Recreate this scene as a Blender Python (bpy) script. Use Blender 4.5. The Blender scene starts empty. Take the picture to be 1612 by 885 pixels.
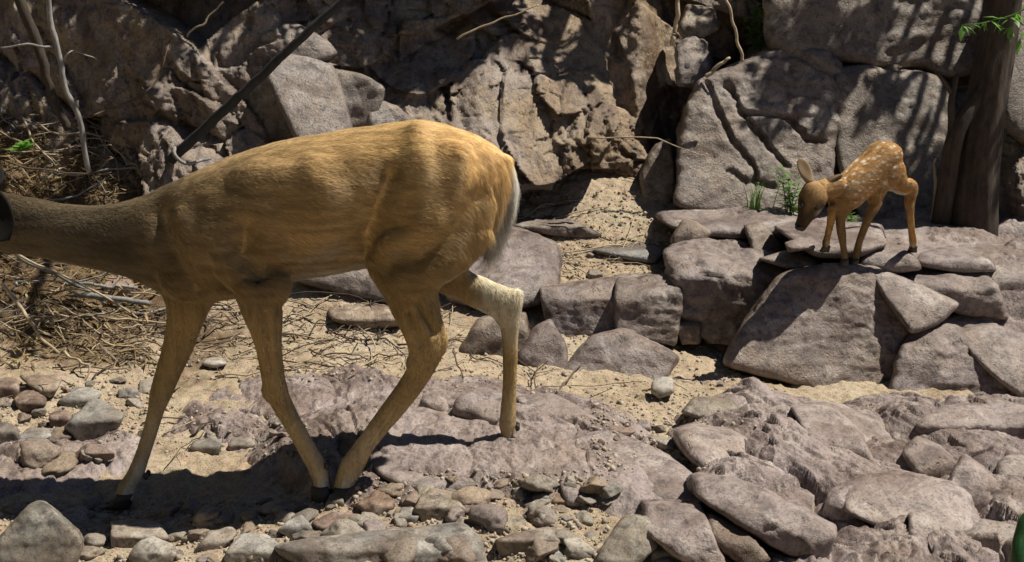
import bpy, bmesh, math, random
import numpy as np
from mathutils import Vector

R = math.radians
SC = bpy.context.scene
COL = SC.collection
rng = np.random.default_rng(7)
random.seed(7)

# ------------------------------------------------------------------ camera, light, exposure
PITCH = R(11.0)
CAM = np.array([0.0, 0.0, 1.1])
FPX, W0, H0 = 2100.0, 1612.0, 885.0
cd = bpy.data.cameras.new('camera')
cd.sensor_width = 36.0
cd.lens = 36.0 * FPX / W0
cd.clip_start, cd.clip_end = 0.05, 300
cam = bpy.data.objects.new('camera', cd)
cam.location = CAM
cam.rotation_euler = (math.pi / 2 - PITCH, 0, 0)
COL.objects.link(cam)
SC.camera = cam

LIGHT = np.array([-0.55, -0.04, -1.0])
LIGHT = LIGHT / np.linalg.norm(LIGHT)
sd = bpy.data.lights.new('sun', 'SUN')
sd.energy, sd.angle, sd.color = 5.0, R(0.55), (1.0, 0.92, 0.77)
sun = bpy.data.objects.new('sun', sd)
sun.rotation_euler = Vector(LIGHT).to_track_quat('-Z', 'Y').to_euler()
COL.objects.link(sun)
world = bpy.data.worlds.new('World')
SC.world = world
world.use_nodes = True
wn = world.node_tree
sky = wn.nodes.new('ShaderNodeTexSky')
sky.sky_type = 'NISHITA'
sky.sun_disc = False
sky.altitude = 2200
sky.air_density = 0.6
sky.dust_density = 0.3
sky.sun_elevation = math.asin(-LIGHT[2])
sky.sun_rotation = math.atan2(-LIGHT[0], -LIGHT[1])
bgn = wn.nodes['Background']
bgn.inputs['Strength'].default_value = 0.05
wn.links.new(sky.outputs[0], bgn.inputs[0])
SC.view_settings.view_transform = 'Standard'
SC.view_settings.look = 'None'
SC.view_settings.gamma = 1.0
SC.view_settings.use_curve_mapping = False
SC.view_settings.exposure = 0.5
SC.cycles.diffuse_bounces = 1

# ------------------------------------------------------------------ helpers
CP, SP = math.cos(PITCH), math.sin(PITCH)


def ray(px, py):
    u = (np.asarray(px, float) - W0 / 2) / FPX
    v = (H0 / 2 - np.asarray(py, float)) / FPX
    return np.stack([u, CP + v * SP, -SP + v * CP], -1)


def P(px, py, Y):
    d = ray(px, py)
    return CAM + d * (np.asarray(Y, float) / d[..., 1])[..., None]


def proj(p):
    q = np.asarray(p) - CAM
    dep = q[..., 1] * CP - q[..., 2] * SP
    v = q[..., 1] * SP + q[..., 2] * CP
    return W0 / 2 + FPX * q[..., 0] / dep, H0 / 2 - FPX * v / dep


def _h(ix, iy, iz, s=0):
    with np.errstate(over='ignore'):
        h = (ix.astype(np.uint32) * np.uint32(374761393) + iy.astype(np.uint32) * np.uint32(668265263)
             + iz.astype(np.uint32) * np.uint32(2147483647) + np.uint32((s * 974711 + 12345) & 0xffffffff))
        h = (h ^ (h >> np.uint32(13))) * np.uint32(1274126177)
        h = (h ^ (h >> np.uint32(16))) * np.uint32(2246822519)
        h = h ^ (h >> np.uint32(15))
    return h.astype(np.float64) / 4294967295.0


def vnoise(p, s=0):
    i = np.floor(p).astype(np.int64)
    f = p - i
    f = f * f * f * (f * (f * 6 - 15) + 10)
    x, y, z = i[:, 0], i[:, 1], i[:, 2]
    fx, fy, fz = f[:, 0], f[:, 1], f[:, 2]
    r = 0
    for dx in (0, 1):
        wx = fx if dx else 1 - fx
        for dy in (0, 1):
            wy = fy if dy else 1 - fy
            for dz in (0, 1):
                wz = fz if dz else 1 - fz
                r = r + wx * wy * wz * _h(x + dx, y + dy, z + dz, s)
    return r * 2 - 1


def fbm(p, octaves=5, s=0, gain=0.5, ridged=False):
    a, t = 1.0, 0
    q = np.array(p, float)
    for o in range(octaves):
        n = vnoise(q, s + o)
        if ridged:
            n = 1 - 2 * np.abs(n)
        t = t + a * n
        a *= gain
        q = q * 2.03 + 17.3
    return t


def worley2(p, s=0, jit=0.9):
    """F1, F2, id hash and offset to the nearest seed; p (N,2)."""
    i = np.floor(p).astype(np.int64)
    n = len(p)
    F1 = np.full(n, 9.0); F2 = np.full(n, 9.0); ID = np.zeros(n); OX = np.zeros(n); OY = np.zeros(n)
    z0 = np.zeros(n, np.int64)
    for dx in (-1, 0, 1):
        for dy in (-1, 0, 1):
            cx, cy = i[:, 0] + dx, i[:, 1] + dy
            hx = _h(cx, cy, z0, s); hy = _h(cx, cy, z0 + 1, s)
            ox = p[:, 0] - (cx + 0.5 + jit * (hx - 0.5)); oy = p[:, 1] - (cy + 0.5 + jit * (hy - 0.5))
            d = np.hypot(ox, oy)
            m = d < F1
            F2 = np.where(m, F1, np.minimum(F2, d))
            F1 = np.where(m, d, F1)
            ID = np.where(m, _h(cx, cy, z0 + 2, s), ID)
            OX = np.where(m, ox, OX); OY = np.where(m, oy, OY)
    return F1, F2, ID, OX, OY


def blocks(p, s, c_amp, slope, dome, jit=0.95):
    """upper envelope of tilted domes, one per cell: weathered blocks meeting in creases; p (N,2) in cell units."""
    i = np.floor(p).astype(np.int64)
    n = len(p)
    A = np.full(n, -9e9); B = np.full(n, -9e9); ID = np.zeros(n)
    z0 = np.zeros(n, np.int64)
    for dx in (-1, 0, 1):
        for dy in (-1, 0, 1):
            cx, cy = i[:, 0] + dx, i[:, 1] + dy
            ox = p[:, 0] - (cx + 0.5 + jit * (_h(cx, cy, z0, s) - 0.5)); oy = p[:, 1] - (cy + 0.5 + jit * (_h(cx, cy, z0 + 1, s) - 0.5))
            idc = _h(cx, cy, z0 + 2, s)
            r2 = ox * ox + oy * oy
            v = c_amp * (idc - .5) * 2 + slope * (ox * (_h(cx, cy, z0 + 3, s) - .5) + oy * (_h(cx, cy, z0 + 4, s) - .5)) * 2 - dome * r2
            v = np.where(r2 > 2.2, -9e9, v)
            m = v > A
            B = np.where(m, A, np.maximum(B, v)); ID = np.where(m, idc, ID); A = np.where(m, v, A)
    return A, A - B, ID


def frac(a):
    return a - np.floor(a)


def sstep(a, b, x):
    t = np.clip((x - a) / (b - a), 0, 1)
    return t * t * (3 - 2 * t)


def poly_sd(poly, p):
    """signed distance to a polygon (positive inside); p (N,2)."""
    poly = np.asarray(poly, float)
    d = np.full(len(p), 1e9)
    ins = np.zeros(len(p), bool)
    for k in range(len(poly)):
        a, b = poly[k], poly[(k + 1) % len(poly)]
        e = b - a
        w = p - a
        t = np.clip((w @ e) / (e @ e), 0, 1)
        d = np.minimum(d, np.hypot(*(w - t[:, None] * e).T))
        c = (a[1] > p[:, 1]) != (b[1] > p[:, 1])
        with np.errstate(divide='ignore', invalid='ignore'):
            xx = (b[0] - a[0]) * (p[:, 1] - a[1]) / (b[1] - a[1]) + a[0]
        ins ^= c & (p[:, 0] < xx)
    return np.where(ins, d, -d)


def mesh_obj(name, v, f, mat, parent=None, smooth=True, color=None):
    me = bpy.data.meshes.new(name)
    v = np.asarray(v, np.float32)
    if isinstance(f, np.ndarray):
        k = f.shape[1]
        me.vertices.add(len(v)); me.vertices.foreach_set('co', v.ravel())
        me.loops.add(f.size); me.loops.foreach_set('vertex_index', f.astype(np.int32).ravel())
        me.polygons.add(len(f))
        me.polygons.foreach_set('loop_start', np.arange(0, f.size, k, dtype=np.int32))
        me.update(calc_edges=True)
    else:
        me.from_pydata([tuple(map(float, q)) for q in v], [], [tuple(map(int, q)) for q in f])
        me.update()
    if smooth:
        me.polygons.foreach_set('use_smooth', np.ones(len(me.polygons), bool))
    if mat is not None:
        me.materials.append(mat)
    o = bpy.data.objects.new(name, me)
    COL.objects.link(o)
    if parent is not None:
        o.parent = parent
    if color is not None:
        o.color = (*color, 1)
    return o


def tag(o, label=None, cat=None, group=None, kind=None):
    if label: o['label'] = label
    if cat: o['category'] = cat
    if group: o['group'] = group
    if kind: o['kind'] = kind
    return o


def empty(name, loc):
    o = bpy.data.objects.new(name, None)
    o.location = loc
    o.empty_display_size = 0.05
    COL.objects.link(o)
    return o


def grid_faces(nu, nv):
    a = np.arange(nu * nv).reshape(nv, nu)
    return np.stack([a[:-1, :-1], a[:-1, 1:], a[1:, 1:], a[1:, :-1]], -1).reshape(-1, 4)


# ------------------------------------------------------------------ materials
def new_mat(name):
    m = bpy.data.materials.new(name)
    m.use_nodes = True
    nt = m.node_tree
    b = nt.nodes['Principled BSDF']
    return m, nt, b


def nd(nt, typ, ins=None, **kw):
    n = nt.nodes.new(typ)
    for k, v in kw.items():
        setattr(n, k, v)
    for k, v in (ins or {}).items():
        s = n.inputs[k]
        if hasattr(v, 'is_output') or isinstance(v, bpy.types.NodeSocket):
            nt.links.new(v, s)
        else:
            s.default_value = v
    return n


def ramp(nt, fac, stops):
    r = nt.nodes.new('ShaderNodeValToRGB')
    el = r.color_ramp.elements
    while len(el) < len(stops):
        el.new(0.5)
    for e, (p, c) in zip(el, stops):
        e.position = p
        e.color = (*c, 1) if len(c) == 3 else c
    nt.links.new(fac, r.inputs[0])
    return r.outputs[0]


def mixc(nt, typ, fac, a, b):
    n = nt.nodes.new('ShaderNodeMix')
    n.data_type = 'RGBA'
    n.blend_type = typ
    for s, v in ((n.inputs[0], fac), (n.inputs[6], a), (n.inputs[7], b)):
        if isinstance(v, bpy.types.NodeSocket):
            nt.links.new(v, s)
        else:
            s.default_value = v if not isinstance(v, tuple) or len(v) == 4 else (*v, 1)
    return n.outputs[2]


def rock_material(name, base, use_obj_color, scale=1.0, warm=(0.24, 0.175, 0.125), lichen=(0.56, 0.51, 0.46), bump=0.9, streak=None, rough=0.5):
    m, nt, b = new_mat(name)
    tc = nd(nt, 'ShaderNodeTexCoord')
    if use_obj_color:
        oi = nd(nt, 'ShaderNodeObjectInfo')
        off = nd(nt, 'ShaderNodeMath', {0: oi.outputs['Random'], 1: 37.0}, operation='MULTIPLY')
        co = nd(nt, 'ShaderNodeVectorMath', {0: tc.outputs['Object'], 1: off.outputs[0]}, operation='ADD').outputs[0]
    else:
        co = tc.outputs['Object']
    mp = nd(nt, 'ShaderNodeMapping', {'Vector': co, 'Scale': streak or (1, 1, 1), 'Rotation': (0.3, 0.5, 0.4)}).outputs[0]
    n1 = nd(nt, 'ShaderNodeTexNoise', {'Vector': co, 'Scale': 5.5 * scale, 'Detail': 6.0, 'Roughness': 0.62}).outputs[0]
    n2 = nd(nt, 'ShaderNodeTexNoise', {'Vector': mp, 'Scale': 24 * scale, 'Detail': 11.0, 'Roughness': 0.74, 'Distortion': 0.1}).outputs[0]
    n3 = nd(nt, 'ShaderNodeTexNoise', {'Vector': co, 'Scale': 140 * scale, 'Detail': 4.0, 'Roughness': 0.7}).outputs[0]
    n4 = nd(nt, 'ShaderNodeTexNoise', {'Vector': mp, 'Scale': 10 * scale, 'Detail': 10.0, 'Roughness': 0.7, 'Distortion': 0.35}).outputs[0]
    wv = nd(nt, 'ShaderNodeTexNoise', {'Vector': co, 'Scale': 9 * scale, 'Detail': 4.0}).outputs[1]
    wp = nd(nt, 'ShaderNodeVectorMath', {0: wv, 1: (0.22, 0.22, 0.22), 2: mp}, operation='MULTIPLY_ADD').outputs[0]
    vo = nd(nt, 'ShaderNodeTexVoronoi', {'Vector': wp, 'Scale': 6.5 * scale, 'Randomness': 1.0}, feature='DISTANCE_TO_EDGE').outputs[0]
    if use_obj_color:
        basec = oi.outputs['Color']
    else:
        rgb = nd(nt, 'ShaderNodeRGB'); rgb.outputs[0].default_value = (*base, 1)
        basec = rgb.outputs[0]
    dark = mixc(nt, 'MULTIPLY', 1.0, basec, (0.42, 0.40, 0.40))
    lite = mixc(nt, 'MIX', 0.45, basec, lichen)
    c = mixc(nt, 'MIX', ramp(nt, n1, [(0.36, (0, 0, 0)), (0.62, (1, 1, 1))]), basec, mixc(nt, 'MIX', 0.6, basec, warm))
    c = mixc(nt, 'MIX', ramp(nt, n4, [(0.52, (0, 0, 0)), (0.66, (1, 1, 1))]), c, lite)
    c = mixc(nt, 'MIX', ramp(nt, n2, [(0.36, (1, 1, 1)), (0.52, (0, 0, 0))]), c, dark)
    c = mixc(nt, 'MULTIPLY', 1.0, c, ramp(nt, n3, [(0.30, (0.30, 0.29, 0.29)), (0.46, (0.92, 0.92, 0.92)), (0.60, (1, 1, 1)), (0.74, (1.35, 1.32, 1.28))]))
    nvn = nd(nt, 'ShaderNodeTexNoise', {'Vector': co, 'Scale': 4.5 * scale, 'Detail': 9.0, 'Roughness': 0.66, 'Distortion': 0.8}).outputs[0]
    c = mixc(nt, 'MULTIPLY', ramp(nt, nvn, [(0.46, (0, 0, 0)), (0.58, (.8, .8, .8))]), c, (0.50, 0.44, 0.42))
    pv = nd(nt, 'ShaderNodeTexVoronoi', {'Vector': wp, 'Scale': 42 * scale, 'Randomness': 1.0}).outputs['Distance']
    pit = nd(nt, 'ShaderNodeMath', {0: nd(nt, 'ShaderNodeMapRange', {0: pv, 1: 0.10, 2: 0.26, 3: 1.0, 4: 0.0}).outputs[0], 1: nd(nt, 'ShaderNodeMapRange', {0: n1, 1: 0.44, 2: 0.60, 3: 0.0, 4: 1.0}).outputs[0]}, operation='MULTIPLY').outputs[0]
    c = mixc(nt, 'MULTIPLY', pit, c, (0.4, 0.38, 0.38))
    nt.links.new(c, b.inputs['Base Color'])
    b.inputs['Roughness'].default_value = rough
    b.inputs['Specular IOR Level'].default_value = 0.5
    h = nd(nt, 'ShaderNodeMath', {0: n2, 1: 0.9}, operation='MULTIPLY').outputs[0]
    h = nd(nt, 'ShaderNodeMath', {0: n4, 1: 1.6, 2: h}, operation='MULTIPLY_ADD').outputs[0]
    h = nd(nt, 'ShaderNodeMath', {0: pit, 1: -0.35, 2: h}, operation='MULTIPLY_ADD').outputs[0]
    h = nd(nt, 'ShaderNodeMath', {0: n3, 1: 0.28, 2: h}, operation='MULTIPLY_ADD').outputs[0]
    cr = nd(nt, 'ShaderNodeMapRange', {0: vo, 1: 0.0, 2: 0.03, 3: -0.06, 4: 0.0}).outputs[0]
    h = nd(nt, 'ShaderNodeMath', {0: h, 1: cr}, operation='ADD').outputs[0]
    if name == 'cliff_rock':
        so = nd(nt, 'ShaderNodeAttribute', attribute_name='soil')
        c = mixc(nt, 'MIX', so.outputs['Fac'], c, mixc(nt, 'MULTIPLY', 1.0, c, (1.02, 0.94, 0.78)))
        nt.links.new(c, b.inputs['Base Color'])
    bp = nd(nt, 'ShaderNodeBump', {'Strength': bump * .5, 'Distance': 0.02 / scale, 'Height': h})
    nt.links.new(bp.outputs[0], b.inputs['Normal'])
    return m


M_ROCK = rock_material('rock', (0.3, 0.26, 0.26), True)
M_STONE = rock_material('river_stone', (0.3, 0.3, 0.28), True, scale=1.6, bump=0.35, rough=0.7)
M_BED = rock_material('bedrock', (0.35, 0.293, 0.298), False, streak=(1.6, 0.7, 1.2), bump=1.1)
M_CLIFF = rock_material('cliff_rock', (0.30, 0.255, 0.245), False, scale=0.9, warm=(0.32, 0.23, 0.12), lichen=(0.40, 0.35, 0.27), bump=1.2, streak=(1.3, 1, 0.6))


def sand_material():
    m, nt, b = new_mat('sand')
    co = nd(nt, 'ShaderNodeTexCoord').outputs['Object']
    n1 = nd(nt, 'ShaderNodeTexNoise', {'Vector': co, 'Scale': 3.2, 'Detail': 6.0, 'Roughness': 0.6}).outputs[0]
    n2 = nd(nt, 'ShaderNodeTexNoise', {'Vector': co, 'Scale': 45.0, 'Detail': 8.0, 'Roughness': 0.75}).outputs[0]
    n3 = nd(nt, 'ShaderNodeTexNoise', {'Vector': co, 'Scale': 260.0, 'Detail': 3.0, 'Roughness': 0.7}).outputs[0]
    vo = nd(nt, 'ShaderNodeTexVoronoi', {'Vector': co, 'Scale': 75.0})
    c = ramp(nt, n1, [(0.3, (0.36, 0.285, 0.205)), (0.5, (0.46, 0.375, 0.28)), (0.7, (0.50, 0.425, 0.335))])
    c = mixc(nt, 'MULTIPLY', 1.0, c, ramp(nt, n2, [(0.3, (0.5, 0.47, 0.44)), (0.5, (0.95, 0.95, 0.95)), (0.7, (1.12, 1.1, 1.06))]))
    c = mixc(nt, 'MULTIPLY', 1.0, c, ramp(nt, n3, [(0.33, (0.55, 0.53, 0.5)), (0.5, (1, 1, 1)), (0.68, (1.2, 1.2, 1.2))]))
    gr = nd(nt, 'ShaderNodeMath', {0: n1, 1: 0.57}, operation='GREATER_THAN').outputs[0]
    c2 = mixc(nt, 'MULTIPLY', 0.5, c, vo.outputs['Color'])
    c = mixc(nt, 'MIX', 0.22, c, c2)
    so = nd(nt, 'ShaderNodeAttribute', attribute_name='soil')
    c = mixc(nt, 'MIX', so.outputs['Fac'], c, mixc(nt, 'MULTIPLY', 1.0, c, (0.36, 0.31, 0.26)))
    nt.links.new(c, b.inputs['Base Color'])
    b.inputs['Roughness'].default_value = 0.95
    b.inputs['Specular IOR Level'].default_value = 0.1
    h = nd(nt, 'ShaderNodeMath', {0: n2, 1: 1.0}, operation='MULTIPLY').outputs[0]
    h = nd(nt, 'ShaderNodeMath', {0: n3, 1: 0.4, 2: h}, operation='MULTIPLY_ADD').outputs[0]
    bp = nd(nt, 'ShaderNodeBump', {'Strength': 0.8, 'Distance': 0.012, 'Height': h})
    nt.links.new(bp.outputs[0], b.inputs['Normal'])
    return m


M_SAND = sand_material()


def wood_material(name, c0, c1, scale=30):
    m, nt, b = new_mat(name)
    co = nd(nt, 'ShaderNodeTexCoord').outputs['Object']
    mp = nd(nt, 'ShaderNodeMapping', {'Vector': co, 'Scale': (1, 1, 0.35)}).outputs[0]
    n1 = nd(nt, 'ShaderNodeTexNoise', {'Vector': mp, 'Scale': float(scale), 'Detail': 7.0, 'Roughness': 0.7}).outputs[0]
    nt.links.new(ramp(nt, n1, [(0.3, c0), (0.7, c1)]), b.inputs['Base Color'])
    b.inputs['Roughness'].default_value = 0.85
    bp = nd(nt, 'ShaderNodeBump', {'Strength': 0.7, 'Distance': 0.006, 'Height': n1})
    nt.links.new(bp.outputs[0], b.inputs['Normal'])
    return m


M_DRY = wood_material('dry_wood', (0.20, 0.155, 0.105), (0.52, 0.43, 0.31))
M_GREYWOOD = wood_material('grey_bark', (0.10, 0.10, 0.10), (0.34, 0.33, 0.32), 45)
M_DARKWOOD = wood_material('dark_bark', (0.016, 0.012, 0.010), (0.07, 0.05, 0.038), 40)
M_BLACKWOOD = wood_material('black_bark', (0.012, 0.014, 0.016), (0.035, 0.038, 0.042), 40)
M_TWIG = wood_material('dark_twig', (0.045, 0.03, 0.022), (0.14, 0.095, 0.065))


def leaf_material(name, c0, c1):
    m, nt, b = new_mat(name)
    oi = nd(nt, 'ShaderNodeNewGeometry')
    nt.links.new(ramp(nt, oi.outputs['Random Per Island'], [(0.0, c0), (1.0, c1)]), b.inputs['Base Color'])
    b.inputs['Roughness'].default_value = 0.5
    tr = nd(nt, 'ShaderNodeBsdfTranslucent', {'Color': (*[min(1, q * 1.6) for q in c1], 1)})
    mx = nd(nt, 'ShaderNodeMixShader', {0: 0.35, 1: b.outputs[0], 2: tr.outputs[0]})
    nt.links.new(mx.outputs[0], nt.nodes['Material Output'].inputs[0])
    return m


M_LEAF = leaf_material('green_leaf', (0.06, 0.16, 0.02), (0.13, 0.30, 0.045))
M_CROWN = leaf_material('crown_leaf', (0.03, 0.07, 0.015), (0.08, 0.15, 0.03))
M_LITTER = leaf_material('dry_litter', (0.07, 0.05, 0.03), (0.46, 0.36, 0.21))


# ------------------------------------------------------------------ ground
def px3(l):
    a = np.array(l, float)
    return P(a[:, 0], a[:, 1], a[:, 2])


ctrl = px3([
    (0, 885, 2.70), (400, 885, 2.68), (800, 885, 2.62), (1200, 885, 2.6), (1612, 885, 2.6),
    (195, 802, 3.06), (30, 800, 2.98), (60, 735, 3.22), (300, 725, 3.25), (515, 783, 2.98), (560, 781, 2.96), (800, 716, 3.13), (690, 690, 3.3), (350, 720, 3.3),
    (100, 700, 3.45), (300, 600, 3.95), (600, 600, 3.9), (900, 620, 3.88), (1200, 600, 4.1), (1150, 572, 4.38), (1200, 580, 4.36), (1000, 600, 4.0),
    (620, 520, 4.3), (950, 430, 4.75), (880, 360, 5.0), (900, 290, 5.25), (1050, 330, 5.1), (1200, 345, 5.2), (1500, 360, 5.2),
    (100, 570, 3.97), (100, 450, 4.5), (200, 400, 4.7), (100, 320, 4.9), (100, 210, 5.15), (300, 245, 5.2), (500, 300, 5.1), (700, 300, 5.2),
    (1300, 655, 3.75), (1600, 650, 3.85), (1350, 560, 4.35), (1600, 560, 4.4)])
outer = np.array([(-4, 3, -.1), (4, 3, .0), (-4, 6, .9), (4, 6, .5), (0, 1.2, -.06), (-3, .5, -.1), (3, .5, 0), (0, 8, .7), (-3, 8, 1.0), (3, 8, .7), (-2.5, 4, .1), (2.5, 4.2, .1), (2.6, 5.2, .35)], float)
ctrl = np.vstack([ctrl, outer])


def tps_fit(c, lam=0.002):
    n = len(c)
    d = np.hypot(c[:, None, 0] - c[None, :, 0], c[:, None, 1] - c[None, :, 1])
    K = np.where(d > 0, d * d * np.log(d + 1e-12), 0) + lam * np.eye(n)
    Q = np.hstack([np.ones((n, 1)), c[:, :2]])
    A = np.block([[K, Q], [Q.T, np.zeros((3, 3))]])
    return np.linalg.solve(A, np.r_[c[:, 2], 0, 0, 0])


TW = tps_fit(ctrl)


def tps(x, y):
    x = np.asarray(x, float); y = np.asarray(y, float)
    out = TW[-3] + TW[-2] * x + TW[-1] * y
    for k in range(len(ctrl)):
        d2 = (x - ctrl[k, 0]) ** 2 + (y - ctrl[k, 1]) ** 2
        out = out + TW[k] * 0.5 * d2 * np.log(d2 + 1e-12)
    return out


def to3(x, y, z=0.0):
    x = np.asarray(x, float).ravel()
    return np.stack([x, np.asarray(y, float).ravel(), np.full(len(x), z)], -1)


def ground_z(x, y):
    x = np.atleast_1d(x).astype(float); y = np.atleast_1d(y).astype(float)
    s = x.shape
    p = to3(x, y)
    n = 0.016 * fbm(p * 2.6, 4, 11) + 0.0075 * fbm(p * 17, 4, 31) + 0.004 * np.clip(fbm(p * 60, 3, 51), -1, 1)
    return tps(x.ravel(), y.ravel()).reshape(s) + n.reshape(s)


def flat_xy(pts, zz=0.0):
    """pixel outline -> ground-plan outline on the fitted ground."""
    out = []
    for px, py in pts:
        d = ray(px, py)
        lo, hi = 1.5, 6.0
        for _ in range(40):
            mid = (lo + hi) / 2
            q = CAM + d * mid / d[1]
            if q[2] > tps(q[0], q[1]) + zz: lo = mid
            else: hi = mid
        out.append(q[:2])
    return np.array(out)


BED_C = flat_xy([(270, 640), (330, 605), (420, 596), (640, 594), (860, 612), (980, 650), (1060, 720), (1090, 800), (1010, 880), (960, 830), (900, 800), (830, 790), (740, 785), (640, 790), (560, 795), (460, 775), (380, 720), (300, 690)])
BED_R = flat_xy([(1060, 668), (1160, 628), (1290, 640), (1420, 622), (1560, 622), (1700, 640), (1750, 960), (1040, 960), (1040, 800), (1100, 760), (1080, 700)])
BED_L = flat_xy([(-40, 720), (60, 705), (190, 690), (235, 700), (200, 740), (40, 770), (-40, 775)])


def bed_z(x, y):
    x = np.asarray(x, float).ravel(); y = np.asarray(y, float).ravel()
    p2 = np.stack([x, y], -1)
    p = to3(x, y)
    wob = 0.035 * fbm(p * 9, 4, 77)
    sc = poly_sd(BED_C, p2); sr = poly_sd(BED_R, p2); sl = poly_sd(BED_L, p2)
    s = np.maximum(np.maximum(sc, sr), sl) + wob
    right = sstep(-0.12, 0.10, sr)
    off = 0.045 * sstep(-0.05, 0.10, s) - 0.025 + np.where(s < 0, s * 0.5, 0)
    # fracture blocks, long axis running down to the right
    a = np.array([0.40, -0.917]); c = np.array([0.917, 0.40])
    w = np.stack([fbm(p * 3.1, 3, 5), fbm(p * 3.1 + 9, 3, 6)], -1) * 0.05
    q = p2 + w
    l, t = q @ a, q @ c
    h, cr, ID = blocks(np.stack([l / 0.50, t / 0.21], -1), 3, .020, .060, .045)
    h = h + .035 - 0.085 * np.exp(-cr / .011) * (0.25 + 0.75 * frac(ID * 7.7))
    h2 = 0
    wf = .10 * np.stack([fbm(p * 9, 3, 15), fbm(p * 9, 3, 16)], -1)
    g, cg, GD = blocks(np.stack([l / 0.17, t / 0.075], -1) + 5.5 + wf, 8, .008, .034, .010)
    g = g + .012 - .034 * np.exp(-cg / .0045) * (frac(GD * 5.3) > .35)
    patch = sstep(-0.35, 0.30, fbm(p * 3.3, 3, 91))
    st = 0.007 * fbm(np.stack([l * 3.0, t * 17, p[:, 2]], -1), 4, 21, ridged=True)
    q3, c3_, Q3 = blocks(np.stack([l / 0.060, t / 0.034], -1) + 1.5 + 2 * wf, 12, .003, .014, .003)
    g = g + (q3 - .009 * np.exp(-c3_ / .0016)) * sstep(-.3, .4, fbm(p * 5 + 4, 3, 93))
    fine = 0.0035 * fbm(np.stack([l * 30, t * 60, p[:, 2]], -1), 4, 23, gain=.6)
    amp = 0.35 + 0.45 * right
    hc_ = np.exp(-((x + 0.42) / 0.22) ** 2 - ((y - 3.27) / 0.16) ** 2) * 0.055
    off = off + hc_
    return tps(x, y) + off - right * 0.010 + amp * (h + h2 + g * (0.3 + 0.7 * patch) + st * 0.8) + fine


def surf_z(x, y):
    x = np.atleast_1d(np.asarray(x, float)); y = np.atleast_1d(np.asarray(y, float))
    return np.maximum(ground_z(x, y).ravel(), bed_z(x, y).ravel())


def on_surf(px, py, smooth=False):
    """where the sight line of a photo pixel meets the ground (array in, array out)."""
    px = np.atleast_1d(np.asarray(px, float)); py = np.atleast_1d(np.asarray(py, float))
    d = ray(px, py); d = d / d[:, 1:2]
    lo = np.full(len(px), 1.6); hi = np.full(len(px), 6.2)
    f = (lambda x, y: tps(x, y)) if smooth else surf_z
    for _ in range(18):
        mid = (lo + hi) / 2
        q = CAM + d * mid[:, None]
        up = q[:, 2] > f(q[:, 0], q[:, 1])
        lo = np.where(up, mid, lo); hi = np.where(up, hi, mid)
    return CAM + d * hi[:, None]


def build_ground():
    nx, ny = 620, 620
    xs = np.linspace(-2.3, 2.3, nx)
    ys = 2.2 + (5.7 - 2.2) * np.linspace(0, 1, ny) ** 1.15
    X, Y = np.meshgrid(xs, ys)
    Z = ground_z(X, Y)
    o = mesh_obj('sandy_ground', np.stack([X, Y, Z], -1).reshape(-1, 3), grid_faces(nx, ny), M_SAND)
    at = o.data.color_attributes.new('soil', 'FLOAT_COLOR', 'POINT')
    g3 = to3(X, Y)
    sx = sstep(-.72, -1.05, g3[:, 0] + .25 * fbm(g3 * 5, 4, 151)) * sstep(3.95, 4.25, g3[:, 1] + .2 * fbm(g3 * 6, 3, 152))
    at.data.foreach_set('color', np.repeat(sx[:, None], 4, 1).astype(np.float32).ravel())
    tag(o, kind='structure')
    xs = np.linspace(-60, 60, 161); ys = np.linspace(-40, 90, 171)
    xs = np.sign(xs) * (np.abs(xs) / 60) ** 2.2 * 60; ys = 3 + np.sign(ys) * (np.abs(ys) / 60) ** 2.2 * 60
    X, Y = np.meshgrid(xs, ys)
    Xc, Yc = np.clip(X, -4, 4), np.clip(Y, 0.2, 7)
    Z = tps(Xc, Yc) - 0.06 + 0.03 * fbm(to3(X, Y) * 0.7, 3, 4).reshape(X.shape)
    o = mesh_obj('terrain', np.stack([X, Y, Z], -1).reshape(-1, 3), grid_faces(len(xs), len(ys)), M_SAND)
    tag(o, kind='structure')
    nx, ny = 960, 760
    xs = np.linspace(-1.45, 1.95, nx)
    ys = 2.25 + (4.15 - 2.25) * np.linspace(0, 1, ny) ** 1.1
    X, Y = np.meshgrid(xs, ys)
    Z = bed_z(X, Y).reshape(X.shape)
    o = mesh_obj('bedrock', np.stack([X, Y, Z], -1).reshape(-1, 3), grid_faces(nx, ny), M_BED)
    tag(o, kind='structure')


build_ground()


def build_sky_blocker():  # unseen dark bank added to block sky fill and deepen the shadows
    m, nt, b = new_mat('sky_blocker_dark')
    co = nd(nt, 'ShaderNodeTexCoord').outputs['Object']
    n1 = nd(nt, 'ShaderNodeTexNoise', {'Vector': co, 'Scale': 1.5, 'Detail': 8.0}).outputs[0]
    nt.links.new(ramp(nt, n1, [(.35, (.03, .035, .02)), (.55, (.07, .07, .04)), (.7, (.16, .13, .10))]), b.inputs['Base Color'])
    b.inputs['Roughness'].default_value = .95
    th = np.linspace(R(125), R(325), 160)      # ring sector: left, behind and right of the stream
    hh = np.linspace(0, 1, 50)
    TH, HH = np.meshgrid(th, hh)
    rad = 5.2 + 3.2 * HH + .5 * fbm(to3(TH * 6, HH * 4), 4, 161).reshape(TH.shape)
    top = 7.0 - 4.6 * sstep(R(255), R(315), TH)
    Xb, Yb, Zb = rad * np.cos(TH), 1.6 + rad * np.sin(TH), -.3 + top * HH ** .9 + .3 * fbm(to3(TH * 9, HH * 6), 4, 162).reshape(TH.shape) * HH
    tag(mesh_obj('sky_blocker_bank', np.stack([Xb, Yb, Zb], -1).reshape(-1, 3), grid_faces(160, 50), m), kind='structure')


build_sky_blocker()


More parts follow.
